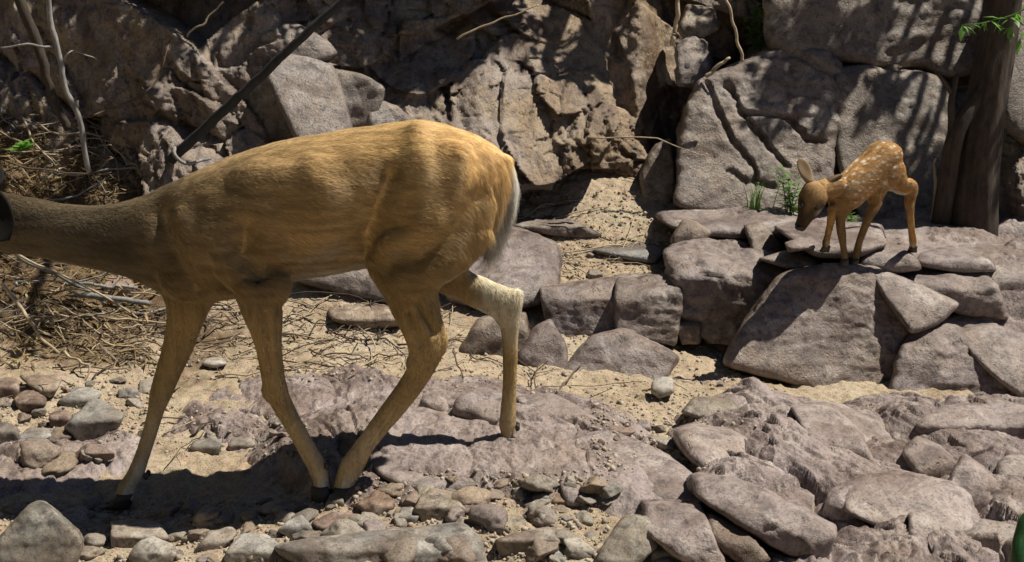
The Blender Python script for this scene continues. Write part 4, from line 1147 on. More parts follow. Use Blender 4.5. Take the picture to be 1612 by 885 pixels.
weed('weed', P(1243, 345, 4.95), 9, 'bright green leafy weed growing behind the head of the fawn', .19, 1, .038, .007)
weed('grass_tuft', P(1207, 333, 4.95), 2, 'upright tuft of green grass left of the leafy weed', .14, 2, .02, .004, grass=16)
weed('weed', P(1340, 368, 4.85), 6, 'small green weed behind the front legs of the fawn', .07, 3, .03, .006, grass=10)
tag(tubes_mesh('plant_stem', [(*branch_px([(1600, 960, 2.3), (1602, 890, 2.3), (1607, 845, 2.32), (1622, 812, 2.34), (1660, 790, 2.4)], .015, .011, 20, .001, 40), 14)], simple0), 'thick smooth dark green stem at the bottom right corner', 'plant')
weed('weed', P(30, 243, 4.8), 1, 'single bright green leaf plant in the brush at the left edge', .04, 5, .05, .02)
weed('weed', P(1195, 92, 5.6), 6, 'dim green weed in the dark cleft at the top', .22, 6, .05, .010)

# leafy sprig at the top right, hanging at the height of the trunk shaped shadow form
t = empty('leafy_branch', P(1625, 10, 4.6))
tubes_mesh('stem', [(*branch_px([(1640, -10, 4.6), (1600, 22, 4.6), (1560, 32, 4.6), (1515, 40, 4.6)], .003, .0015, 14, .004, 31), 5)], M_LEAF, t).location = -t.location
B, D, LL = [], [], []
r_ = np.random.default_rng(9)
for q in [(1590, 28), (1588, 30), (1575, 30), (1560, 33), (1552, 34), (1545, 36), (1530, 38), (1520, 40), (1515, 40), (1600, 20), (1612, 12), (1590, 45), (1586, 52), (1594, 40), (1606, 60), (1598, 30), (1580, 40)]:
    for _ in range(2):
        B.append(P(*q, 4.6)); D.append(unit([r_.uniform(-.8, .8), r_.uniform(-.5, .3), r_.uniform(-1, .1)])); LL.append(r_.uniform(.03, .06))
v, F = leaf_quads(np.array(B), np.array(D), np.array(LL), np.array(LL) * .2)
mesh_obj('leaves', v, F, M_LEAF, t, smooth=False).location = -t.location
tag(t, 'bright green leafy sprig hanging in at the top right corner', 'branch')


# trees on the cliff top whose crowns shade the wall
def shade_tree(name, label, foot, targets, seed, leaf=.05, bare=()):
    r_ = np.random.default_rng(seed)
    t = empty(name, foot)
    cl, B, D, LL = [], [], [], []
    for (px, py, Y, rad, n, h) in targets:
        c = P(px, py, Y) - LIGHT / -LIGHT[2] * -h * -1
        c = P(px, py, Y) + (-LIGHT / -LIGHT[2]) * h
        cl.append(c)
        g = r_.normal(size=(n, 3)); g /= np.linalg.norm(g, axis=1)[:, None]
        g *= (rad * r_.uniform(0.05, 1, n) ** (1 / 2.2))[:, None]
        for k in range(n):
            B.append(c + g[k] * [1, 1, .8]); D.append(unit(r_.normal(size=3) + [0, 0, -.3])); LL.append(leaf * r_.uniform(.6, 1.5))
    cl = np.array(cl)
    mid = cl.mean(0)
    fork = np.array(foot) * .45 + np.r_[mid[:2], min(mid[2], foot[2] + 1.0)] * .55
    fork = np.array([foot[0] * .7 + mid[0] * .3, foot[1] * .8 + mid[1] * .2, foot[2] + .7])
    tubes_mesh('trunk', [(spline([foot, (np.array(foot) + fork) / 2 + [.05, 0, .05], fork], 14), np.linspace(.09, .06, 14), 10)], M_DARKWOOD, t).location = -t.location
    for c in cl:
        tubes_mesh('limb', [(spline([fork, (fork + c) / 2 + [0, 0, .15], c], 12), np.linspace(.04, .012, 12), 7)], M_DARKWOOD, t).location = -t.location
    for (a, b, Yp, h, r0) in bare:
        A_ = P(*a, Yp) + (-LIGHT / -LIGHT[2]) * h; B_ = P(*b, Yp - .12) + (-LIGHT / -LIGHT[2]) * (h + .1)
        tubes_mesh('limb', [(spline([fork, A_ * .6 + fork * .4 + [0, 0, .1], A_, (A_ + B_) / 2 + [.02, 0, 0], B_], 24), np.linspace(r0 * 1.3, r0 * .6, 24), 7)], M_DARKWOOD, t).location = -t.location
    v, F = leaf_quads(np.array(B), np.array(D), np.array(LL), np.array(LL) * .28)
    mesh_obj('crown', v, F, M_CROWN, t, smooth=False).location = -t.location
    tag(t, label, 'tree')


shade_tree('overhanging_tree', 'leafy tree on the cliff top whose crown overhangs and shades the middle of the wall', (1.6, 7.2, 2.4),
           [(620, 60, 5.5, .30, 1700, 1.5), (700, 30, 5.5, .26, 1400, 1.6), (560, -10, 5.6, .30, 1300, 1.5), (690, 130, 5.4, .15, 420, 1.5), (600, 130, 5.4, .12, 300, 1.5), (760, 60, 5.5, .16, 220, 1.7),
            (885, 150, 5.4, .10, 110, 1.6), (940, 60, 5.5, .12, 120, 1.7), (990, 20, 5.5, .08, 40, 1.7), (870, 30, 5.5, .10, 70, 1.6)], 5,
           bare=[((1010, -10), (925, 265), 5.45, 1.3, .040), ((965, -10), (895, 170), 5.5, 1.35, .026), ((895, 40), (850, 285), 5.4, 1.3, .030), ((770, -20), (712, 120), 5.5, 1.3, .016), ((800, -20), (738, 110), 5.5, 1.3, .016), ((640, 0), (590, 150), 5.5, 1.3, .03)])
shade_tree('overhanging_tree', 'leafy tree on the cliff top whose crown shades the upper left of the wall', (-.4, 7.0, 2.3),
           [(120, 20, 5.4, .28, 420, 1.5), (300, 60, 5.4, .30, 480, 1.5), (390, 130, 5.3, .16, 260, 1.4), (200, 150, 5.2, .26, 300, 1.5), (40, 130, 5.1, .26, 260, 1.5), (120, 270, 4.8, .28, 240, 1.5), (50, 480, 4.2, .24, 170, 1.6)], 6)
shade_tree('overhanging_tree', 'leafy tree on the cliff top whose crown shades the upper right of the wall', (3.0, 7.4, 2.5),
           [(1180, 20, 5.6, .20, 420, 1.5), (1270, 60, 5.3, .14, 300, 1.5), (1330, 100, 5.3, .10, 160, 1.5), (1440, 60, 5.3, .07, 90, 1.6), (1400, 10, 5.4, .06, 50, 1.6), (1555, 120, 5.1, .14, 260, 1.4), (1545, 250, 5.0, .14, 260, 1.4), (1570, 20, 5.1, .14, 200, 1.4)], 7)


# ------------------------------------------------------------------ animals
def ring_loft(stations, k=28, ex=2.3):
    """stations: (centre, up-ish radius vector, side radius vector) -> closed loft."""
    V, F = [], []
    th = np.linspace(0, 2 * np.pi, k, endpoint=False)
    ca, sa = np.cos(th), np.sin(th)
    ca = np.sign(ca) * np.abs(ca) ** (2 / ex); sa = np.sign(sa) * np.abs(sa) ** (2 / ex)
    for q in stations:
        c, u, s = q[:3]
        sh = q[3] if len(q) > 3 else 0.0      # widest point raised by this share of the height
        cu = sh + np.where(ca > 0, ca * (1 - sh), ca * (1 + sh))
        se = np.where((ca < 0) & (sh > 0), np.sign(sa) * np.abs(sa) ** (1 + 2.6 * sh), sa)
        V.append(np.asarray(c)[None] + cu[:, None] * np.asarray(u)[None] + se[:, None] * np.asarray(s)[None])
    n = len(V)
    for i in range(n - 1):
        for j in range(k):
            F.append((i * k + j, i * k + (j + 1) % k, (i + 1) * k + (j + 1) % k, (i + 1) * k + j))
    F.append(tuple(range(k))[::-1]); F.append(tuple(range((n - 1) * k, n * k)))
    return np.vstack(V), F


def resample(st, n):
    """st: rows of floats, Catmull-Rom over rows."""
    return spline(np.array(st, float), n)


def ellip(c, r, rot=0.0):
    d, f = ico(3)
    v = d * np.asarray(r)
    ca, sa = math.cos(rot), math.sin(rot)
    v = np.stack([v[:, 0] * ca + v[:, 2] * sa, v[:, 1], -v[:, 0] * sa + v[:, 2] * ca], -1)
    return v + c, [tuple(q) for q in f]


def fuse(pieces, voxel, smooth_it, name, parent, mat, sfac=0.5):
    V, F, o = [], [], 0
    for v, f in pieces:
        V.append(v); F += [tuple(i + o for i in q) for q in f]; o += len(v)
    ob = mesh_obj('tmp', np.vstack(V), F, None)
    bm = bmesh.new(); bm.from_mesh(ob.data); bmesh.ops.recalc_face_normals(bm, faces=bm.faces); bm.to_mesh(ob.data); bm.free()
    md = ob.modifiers.new('r', 'REMESH'); md.mode = 'VOXEL'; md.voxel_size = voxel; md.use_smooth_shade = True
    ms = ob.modifiers.new('s', 'SMOOTH'); ms.factor = sfac; ms.iterations = smooth_it
    dg = bpy.context.evaluated_depsgraph_get()
    dg.update()
    me = bpy.data.meshes.new_from_object(ob.evaluated_get(dg))
    bpy.data.objects.remove(ob)
    me.name = name
    me.materials.clear(); me.materials.append(mat)
    me.polygons.foreach_set('use_smooth', np.ones(len(me.polygons), bool))
    r = bpy.data.objects.new(name, me)
    COL.objects.link(r)
    r.parent = parent
    return r


def skin_mat(name):
    m, nt, b = new_mat(name)
    at = nd(nt, 'ShaderNodeAttribute', attribute_name='coat')
    nt.links.new(at.outputs['Color'], b.inputs['Base Color'])
    b.inputs['Roughness'].default_value = 0.8
    b.inputs['Specular IOR Level'].default_value = 0.15
    return m


def hair_mat(name):
    m = bpy.data.materials.new(name)
    m.use_nodes = True
    nt = m.node_tree
    nt.nodes.clear()
    out = nd(nt, 'ShaderNodeOutputMaterial')
    at = nd(nt, 'ShaderNodeAttribute', attribute_name='coat')
    h = nd(nt, 'ShaderNodeBsdfHairPrincipled')
    h.parametrization = 'COLOR'
    nt.links.new(at.outputs['Color'], h.inputs['Color'])
    h.inputs['Roughness'].default_value = 0.45
    h.inputs['Radial Roughness'].default_value = 0.7
    sn = nd(nt, 'ShaderNodeAttribute', attribute_name='skin_normal')
    df = nd(nt, 'ShaderNodeBsdfDiffuse', {'Color': at.outputs['Color'], 'Normal': sn.outputs['Vector']})
    mx = nd(nt, 'ShaderNodeMixShader', {0: 0.14, 1: df.outputs[0], 2: h.outputs[0]})
    nt.links.new(mx.outputs[0], out.inputs[0])
    return m


M_SKIN = skin_mat('coat_skin')
M_FUR = hair_mat('coat_fur')


def simple(name, c, rough=.5):
    m, nt, b = new_mat(name)
    co = nd(nt, 'ShaderNodeTexCoord').outputs['Object']
    n1 = nd(nt, 'ShaderNodeTexNoise', {'Vector': co, 'Scale': 60.0, 'Detail': 5.0}).outputs[0]
    nt.links.new(ramp(nt, n1, [(.3, tuple(q * .7 for q in c)), (.7, tuple(q * 1.25 for q in c))]), b.inputs['Base Color'])
    b.inputs['Roughness'].default_value = rough
    return m


M_HOOF = simple('hoof', (0.035, 0.03, 0.028), .45)
M_EYE = simple('eye', (0.006, 0.005, 0.004), .08)
M_NOSE = simple('nose', (0.012, 0.011, 0.011), .35)


def add_fur(body, coat_fn, dir_fn, len_fn, n, radius, seed, parent, segs=5, lift=0.28):
    me = body.data
    nv = len(me.vertices)
    co = np.empty(nv * 3); me.vertices.foreach_get('co', co); co = co.reshape(-1, 3)
    no = np.empty(nv * 3); me.vertices.foreach_get('normal', no); no = no.reshape(-1, 3)
    a = me.color_attributes.new('coat', 'FLOAT_COLOR', 'POINT')
    c = np.c_[coat_fn(co, no), np.ones(nv)]
    a.data.foreach_set('color', c.astype(np.float32).ravel())
    me.calc_loop_triangles()
    nt_ = len(me.loop_triangles)
    tri = np.empty(nt_ * 3, np.int32); me.loop_triangles.foreach_get('vertices', tri); tri = tri.reshape(-1, 3)
    r_ = np.random.default_rng(seed)
    A = np.linalg.norm(np.cross(co[tri[:, 1]] - co[tri[:, 0]], co[tri[:, 2]] - co[tri[:, 0]]), axis=1)
    t = r_.choice(nt_, n, p=A / A.sum())
    u, v = r_.uniform(size=n), r_.uniform(size=n)
    fl = u + v > 1; u[fl], v[fl] = 1 - u[fl], 1 - v[fl]
    w = np.stack([1 - u - v, u, v], -1)
    p = np.sum(co[tri[t]] * w[..., None], 1)
    nn = np.sum(no[tri[t]] * w[..., None], 1); nn /= np.linalg.norm(nn, axis=1)[:, None] + 1e-9
    d = dir_fn(p, nn)
    d = d + 0.20 * np.stack([fbm(p * 26, 2, 71), fbm(p * 26, 2, 72), fbm(p * 26, 2, 73)], -1) + r_.normal(0, .10, (n, 3))
    d = d - nn * np.sum(d * nn, 1)[:, None]
    d /= np.linalg.norm(d, axis=1)[:, None] + 1e-9
    L = len_fn(p, nn) * r_.uniform(.65, 1.25, n)
    lf = lift * np.clip(1 + 0.45 * fbm(p * 18, 2, 81), .45, 2) * r_.uniform(.5, 1.4, n) + .0006 / L
    s = np.linspace(0, 1, segs)
    pts = p[:, None] + L[:, None, None] * (d[:, None] * (s ** 1.0)[None, :, None] + nn[:, None] * lf[:, None, None] * (s - .35 * s ** 2)[None, :, None]) - nn[:, None] * .0003
    pts[..., 2] -= (L[:, None] * .10 * s[None] ** 2)
    hc = bpy.data.hair_curves.new('fur')
    hc.add_curves([segs] * n)
    hc.attributes['position'].data.foreach_set('vector', pts.astype(np.float32).ravel())
    ra = hc.attributes.get('radius') or hc.attributes.new('radius', 'FLOAT', 'POINT')
    rad = radius * np.array([1, .95, .8, .5, .12])[:segs] if segs == 5 else radius * (1 - s * .85)
    ra.data.foreach_set('value', np.tile(rad, n).astype(np.float32))
    ca = hc.attributes.new('coat', 'FLOAT_COLOR', 'CURVE')
    ax_ = np.abs(d[:, 2:3]) > .75
    stre = np.where(ax_[:, 0], fbm(p * [90, 90, 9], 3, 88), fbm(p * [9, 60, 95], 3, 89))
    cc = coat_fn(p, nn) * (0.60 + 0.75 * r_.uniform(size=n)[:, None] ** 1.3) * np.clip(1 + 0.30 * stre, .35, 1.8)[:, None]
    ca.data.foreach_set('color', np.c_[np.clip(cc, 0.003, .95), np.ones(n)].astype(np.float32).ravel())
    sa_ = hc.attributes.new('skin_normal', 'FLOAT_VECTOR', 'CURVE')
    jn = nn + r_.normal(0, .18, (n, 3)) + .14 * np.stack([fbm(p * 30, 2, 91), fbm(p * 30, 2, 92), fbm(p * 30, 2, 93)], -1)
    jn /= np.linalg.norm(jn, axis=1)[:, None]
    sa_.data.foreach_set('vector', jn.astype(np.float32).ravel())
    hc.materials.append(M_FUR)
    o = bpy.data.objects.new('fur', hc)
    COL.objects.link(o)
    o.parent = parent
    return o


def mixv(a, b, t):
    return np.asarray(a) * (1 - t[:, None]) + np.asarray(b) * t[:, None]


# ---- doe
YD = 3.05


def D(px, py, dy=0.0):
    q = P(px, py, YD)
    q = np.array(q); q[..., 1] += dy
    return q


def leg_loft(rows, n=26, k=20):
    """rows: left px,py, right px,py, lateral half-width, lateral offset."""
    st = []
    for r in resample(rows, n):
        a, b = D(r[0], r[1]), D(r[2], r[3])
        c = (a + b) / 2; u = (a - b) / 2 * (1 - .11 * float(sstep(470, 540, (r[1] + r[3]) / 2)))
        c = c + [0, r[5], 0]
        st.append((c, u, np.array([0, r[4], 0])))
    return ring_loft(st, k, 2.0)


def build_doe():
    root = empty('doe', D(560, 770) * [1, 1, 0] + [0, 0, 0.02])
    T_ = [(803, 262, 285, .014), (796, 250, 300, .035), (785, 236, 345, .065), (768, 224, 372, .09), (740, 211, 400, .115), (700, 198, 418, .138), (660, 192, 424, .148), (620, 195, 420, .150), (580, 200, 420, .152), (540, 206, 427, .158), (500, 213, 434, .164), (450, 222, 444, .165), (400, 235, 460, .156),
          (350, 253, 472, .140), (300, 275, 474, .118), (260, 294, 462, .100), (225, 310, 442, .082), (195, 319, 431, .070), (150, 325, 421, .058), (100, 322, 411, .051), (50, 313, 402, .047), (0, 303, 394, .046), (-45, 292, 386, .050), (-90, 292, 386, .055), (-130, 305, 390, .050), (-180, 335, 402, .036), (-220, 360, 414, .028), (-245, 376, 414, .020)]
    st = []
    for r in resample(T_, 90):
        a, b = D(r[0], r[1]), D(r[0], r[2])
        c = (a + b) / 2
        tr = float(sstep(180, 330, r[0]))
        st.append((c, (a - b) / 2, np.array([0, r[3], 0]), .16 * tr))
    pcs = [ring_loft(st, 40, 2.05)]
    m = 1 / 677.0
    # muscle masses
    N_ = -1
    pcs.append(ellip(D(690, 315, -.075), (.128, .072, .150), .25))     # near haunch
    pcs.append(ellip(D(645, 375, -.085), (.085, .062, .085), .3))      # stifle / flank fold
    pcs.append(ellip(D(700, 325, .075), (.13, .07, .14), .2))          # far haunch
    pcs.append(ellip(D(655, 222, -.045), (.055, .05, .035), 0))        # hip bone
    pcs.append(ellip(D(380, 370, -.085), (.080, .060, .125), -.35))    # near shoulder
    pcs.append(ellip(D(310, 400, -.062), (.08, .055, .10), .4))
    pcs.append(ellip(D(360, 390, .09), (.09, .06, .13), .1))
    pcs.append(ellip(D(425, 436, -.085), (.060, .050, .060), 0))       # elbow
    pcs.append(ellip(D(500, 298, -.075), (.22, .092, .088), .05))        # ribs
    # legs: near hind
    pcs.append(leg_loft([(578, 360, 775, 350, .070, -.075), (580, 395, 752, 395, .066, -.08), (592, 425, 716, 425, .056, -.085), (611, 455, 683, 448, .044, -.088), (626, 485, 689, 478, .034, -.09), (637, 512, 699, 503, .028, -.09), (644, 538, 708, 526, .026, -.09), (643, 560, 704, 543, .025, -.09), (631, 584, 681, 584, .021, -.09), (605, 620, 648, 628, .0185, -.09), (580, 655, 618, 662, .0185, -.09), (556, 688, 594, 692, .020, -.09), (541, 708, 584, 714, .022, -.09), (535, 728, 572, 736, .019, -.09), (529, 748, 566, 754, .021, -.09)], 46))
    # hock tendon
    pcs.append(leg_loft([(668, 440, 690, 440, .014, -.09), (682, 490, 698, 486, .011, -.09), (694, 522, 709, 518, .013, -.09), (690, 542, 706, 540, .015, -.09)], 14, 12))
    # far hind
    pcs.append(leg_loft([(640, 350, 750, 330, .05, .08), (650, 412, 738, 405, .045, .08), (676, 458, 735, 434, .036, .082), (712, 479, 764, 449, .028, .085), (750, 499, 802, 466, .023, .088), (776, 515, 822, 475, .024, .09), (785, 531, 823, 494, .021, .09), (788, 552, 818, 540, .017, .09), (790, 590, 816, 590, .0145, .09), (789, 630, 814, 630, .0145, .09), (786, 664, 814, 666, .018, .09), (784, 684, 813, 686, .020, .09), (787, 700, 811, 700, .017, .09), (784, 712, 815, 714, .021, .09)], 46))
    # near front (trailing)
    pcs.append(leg_loft([(372, 430, 456, 420, .050, -.09), (388, 465, 453, 455, .044, -.09), (402, 500, 455, 497, .036, -.09), (414, 540, 456, 538, .030, -.09), (420, 575, 459, 572, .026, -.09), (425, 598, 464, 592, .026, -.09), (434, 618, 468, 608, .024, -.09), (450, 645, 480, 634, .019, -.09), (468, 675, 496, 664, .018, -.09), (484, 704, 512, 692, .020, -.09), (494, 722, 524, 712, .022, -.09), (500, 738, 527, 732, .019, -.09), (500, 754, 528, 750, .021, -.09)], 42))
    # far front (leading)
    pcs.append(leg_loft([(225, 435, 360, 430, .06, .07), (243, 470, 345, 465, .054, .07), (250, 498, 324, 490, .046, .07), (247, 530, 310, 526, .037, .065), (240, 565, 295, 565, .031, .06), (231, 600, 277, 602, .028, .055), (225, 628, 264, 632, .027, .05), (224, 652, 252, 656, .023, .045), (216, 690, 241, 694, .019, .035), (206, 722, 231, 728, .020, .025), (196, 746, 224, 752, .023, .02), (184, 764, 216, 768, .021, .015), (176, 784, 214, 788, .023, .01)], 42))
    # joints: hock points, carpus, fetlocks
    pcs.append(ellip(D(813, 476, .09), (.013, .013, .016)))
    pcs.append(ellip(D(790, 512, .088), (.017, .020, .022)))
    pcs.append(ellip(D(700, 528, -.09), (.012, .013, .017)))
    pcs.append(ellip(D(655, 556, -.09), (.017, .022, .022)))
    pcs.append(ellip(D(441, 598, -.09), (.028, .026, .030), -.2))
    pcs.append(ellip(D(241, 640, .045), (.022, .024, .032), .15))
    for (x, y, dy) in ((566, 712, -.09), (799, 684, .09), (508, 720, -.09), (210, 752, .02)):
        pcs.append(ellip(D(x, y, dy), (.021, .019, .020)))
    # tail lying against the rump
    pcs.append(leg_loft([(778, 236, 802, 246, .024, .0), (790, 262, 809, 270, .022, 0), (793, 300, 807, 305, .020, 0), (784, 340, 797, 345, .017, 0), (769, 375, 780, 381, .012, 0), (759, 396, 765, 400, .006, 0)], 24, 14))
    # face: cheeks
    pcs.append(ellip(D(-95, 338), (.075, .055, .07), 0))
    body = fuse(pcs, .0042, 14, 'body', root, M_SKIN)

    # muscle relief on the near flank: (polyline, width px, depth m), hollows negative
    me = body.data
    nv = len(me.vertices)
    co = np.empty(nv * 3); me.vertices.foreach_get('co', co); co = co.reshape(-1, 3)
    no = np.empty(nv * 3); me.vertices.foreach_get('normal', no); no = no.reshape(-1, 3)
    qx, qy = proj(np.c_[co[:, 0], np.full(nv, YD), co[:, 2]])
    qq = np.stack([qx, qy], -1)
    dsp = np.zeros(nv)
    for pl, w, dep in (
            ([(616, 265), (598, 315), (582, 368)], 18, -.026), ([(655, 205), (672, 270), (660, 330)], 20, .010),
            ([(612, 400), (660, 388), (715, 350), (752, 300)], 20, -.022), ([(600, 372), (640, 360), (690, 330)], 18, .012),
            ([(730, 240), (722, 300), (690, 345)], 16, .008), ([(745, 235), (765, 300), (740, 380)], 13, -.008),
            ([(500, 255), (528, 290), (520, 350)], 24, .012), ([(575, 300), (560, 350), (540, 400)], 16, -.006),
            ([(398, 345), (398, 385), (425, 418)], 18, -.022), ([(345, 350), (365, 390), (400, 430)], 18, .012),
            ([(262, 330), (285, 390), (320, 440)], 20, -.020), ([(300, 330), (330, 400), (345, 440)], 16, .012),
            ([(455, 300), (470, 380)], 14, -.006), ([(440, 390), (480, 415), (560, 400)], 16, -.010),
            ([(648, 470), (668, 520)], 7, -.010), ([(660, 455), (688, 505)], 6, -.012),
            ([(430, 470), (440, 560)], 7, -.007), ([(450, 640), (492, 705)], 4, -.004), ([(640, 600), (590, 675)], 4, -.004)):
        pl = np.array(pl, float); dd = np.full(nv, 1e9)
        for k in range(len(pl) - 1):
            e = pl[k + 1] - pl[k]; ww = qq - pl[k]; t = np.clip((ww @ e) / (e @ e), 0, 1)
            dd = np.minimum(dd, np.hypot(*(ww - t[:, None] * e).T))
        dsp += dep * .95 * np.exp(-(dd / w) ** 2)
    near = sstep(-.02, .02, YD - co[:, 1]) * sstep(.15, .6, -no[:, 1] + .3 * no[:, 2])
    co = co + no * (dsp * near)[:, None]
    me.vertices.foreach_set('co', co.astype(np.float32).ravel()); me.update()

    def coat(p, n):
        qx, qy = proj(np.c_[p[:, 0], np.full(len(p), YD), p[:, 2]])
        nz = fbm(p * 9, 3, 66)
        back = mixv((.74, .50, .235), (.56, .395, .215), sstep(640, 330, qx + 30 * nz))
        c = mixv(back, (.84, .515, .22), sstep(640, 780, qx + 25 * nz) * sstep(330, 230, qy))
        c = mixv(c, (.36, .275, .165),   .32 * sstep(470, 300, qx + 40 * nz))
        c = mixv(c, (.19, .155, .105), sstep(310, 190, qx + 35 * nz))  # grey-brown neck, darkened further in place of the shade on it
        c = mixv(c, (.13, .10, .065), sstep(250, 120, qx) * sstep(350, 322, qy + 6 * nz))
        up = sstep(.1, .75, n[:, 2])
        c = mixv(c, (.27, .19, .09), sstep(320, 430, qy + 30 * nz) * sstep(200, 300, qx) * .6)  # shade of the lower flank put into the coat colour
        leg = sstep(440, 500, qy)
        c = mixv(c, (.50, .35, .165), leg)
        c = mixv(c, (.66, .50, .29), leg * sstep(600, 680, qy))
        bel = sstep(-.55, -.9, n[:, 2]) * sstep(470, 430, qy) * sstep(420, 460, qx)
        c = mixv(c, (.50, .42, .30), bel)
        # far hind inner leg pale, hock pale
        fh = 1.0 * sstep(.0, .05, p[:, 1] - YD) * sstep(728, 765, qx + 10 * nz) * sstep(425, 445, qy) * sstep(585, 495, qy)
        c = mixv(c, (.86, .76, .56), fh)
        tl = sstep(785, 796, qx + (qy - 300) * .33 + 7 * nz) * sstep(236, 262, qy) * sstep(440, 425, qy)
        c = mixv(c, (.86, .82, .74), tl * .95)
        ft = sstep(712, 740, qy)
        c = mixv(c, (.85, .77, .60), ft * .9 * (n[:, 0] > -.2))
        dark = np.exp(-((qx - 690) / 25) ** 2 - ((qy - 196) / 8) ** 2)
        return np.clip(c * (1 + .05 * nz)[:, None], .01, .95)

    def direc(p, n):
        qx, qy = proj(np.c_[p[:, 0], np.full(len(p), YD), p[:, 2]])
        leg = sstep(430, 490, qy)
        d = np.stack([np.ones(len(p)), np.zeros(len(p)), -.18 - .25 * sstep(300, 420, qy)], -1)
        rump = sstep(690, 790, qx)
        d = d + np.stack([-.5 * rump, 0 * rump, -1.1 * rump], -1)
        d = d * (1 - leg)[:, None] + np.array([.12, 0, -1.0]) * leg[:, None]
        return d

    def ln(p, n):
        qx, qy = proj(np.c_[p[:, 0], np.full(len(p), YD), p[:, 2]])
        L = .017 + 0 * qx
        L = L * (1 - .62 * sstep(440, 520, qy)) * (1 - .3 * sstep(200, 50, qx))
        tl = sstep(774, 790, qx + (qy - 300) * .25) * sstep(430, 420, qy) * sstep(250, 275, qy)
        return L + .030 * tl

    add_fur(body, coat, direc, ln, 520000, .00023, 3, root, lift=.26)
    # hooves
    for nm, (tx, ty, bx, by, dy) in {'a': (548, 748, 540, 772, -.09), 'b': (800, 708, 802, 728, .09), 'c': (513, 747, 522, 772, -.09), 'd': (195, 780, 188, 800, .01)}.items():
        h = empty_mesh_hoof(D(tx, ty, dy), D(bx, by, dy), .023)
        h.parent = root
    for (x, y, dy) in ((588, 716, -.09), (815, 689, .09), (524, 712, -.09), (228, 752, .02)):
        for k in (-1, 1):
            v, f = ellip(D(x, y, dy + k * .012), (.006, .005, .009))
            mesh_obj('dewclaw', v, f, M_HOOF, root)
    # ears, eye, nose
    for s, nm in ((-1, 'ear'), (1, 'ear')):
        base = P(-48, 292, YD + s * .05); tip = P(14 if s < 0 else -10, 378 if s < 0 else 250, YD + s * .11)
        e = ear_mesh(base, tip, .058, np.array([.15, -1.0, .1]), (.009, .008, .007), root)
    for s in (-1, 1):
        v, f = ellip(D(-128, 332, s * .048), (.015, .011, .014))
        mesh_obj('eye', v, f, M_EYE, root)
    v, f = ellip(D(-246, 390), (.016, .019, .018))
    mesh_obj('nose', v, f, M_NOSE, root)
    for ch in root.children:
        ch.location = ch.location - root.location
    tag(root, 'large tan doe walking left across the rocks, head cut off by the frame', 'deer')


def empty_mesh_hoof(top, bot, r):
    """a cloven hoof: two pointed toes side by side."""
    V, F, o = [], [], 0
    ax = bot - top
    L = np.linalg.norm(ax)
    for s in (-1, 1):
        st = []
        for t, a, b in ((-.15, .9, .55), (.3, 1.0, .62), (.75, 1.15, .66), (1.0, 1.25, .66)):
            c = top + ax * t + np.array([-.25 * r * t, s * r * .52, 0])
            st.append((c, np.array([a * r, 0, 0]), np.array([0, b * r * .85, 0])))
        v, f = ring_loft(st, 12, 2.0)
        V.append(v); F += [tuple(i + o for i in q) for q in f]; o += len(v)
    return mesh_obj('hoof', np.vstack(V), F, M_HOOF)


def ear_mesh(base, tip, w, nrm, col, parent):
    """leaf-shaped cupped ear with thickness."""
    ax = tip - base; L = np.linalg.norm(ax); ax = ax / L
    nrm = nrm - ax * (nrm @ ax); nrm = nrm / np.linalg.norm(nrm)
    sd_ = np.cross(ax, nrm)
    st = []
    for t in np.linspace(0, 1, 12):
        ww = w * (0.35 + 0.65 * math.sin(min(1, t * 1.35 + .12) * math.pi / 2)) * math.sqrt(max(.0, 1 - t ** 3.0)) + .001
        st.append((base + ax * L * t - nrm * (.18 * w * math.sin(t * 3.1)), nrm * (.004 + .012 * (1 - t)), sd_ * ww))
    v, f = ring_loft(st, 18, 2.0)
    # cup: push the middle back
    q = (v - base) @ sd_
    v = v + nrm * ((q / w) ** 2 * w * .45)[:, None]
    o = mesh_obj('ear', v, f, M_SKIN, parent)
    a = o.data.color_attributes.new('coat', 'FLOAT_COLOR', 'POINT')
    a.data.foreach_set('color', np.tile(np.array([*col, 1], np.float32), len(v)))
    return o


build_doe()


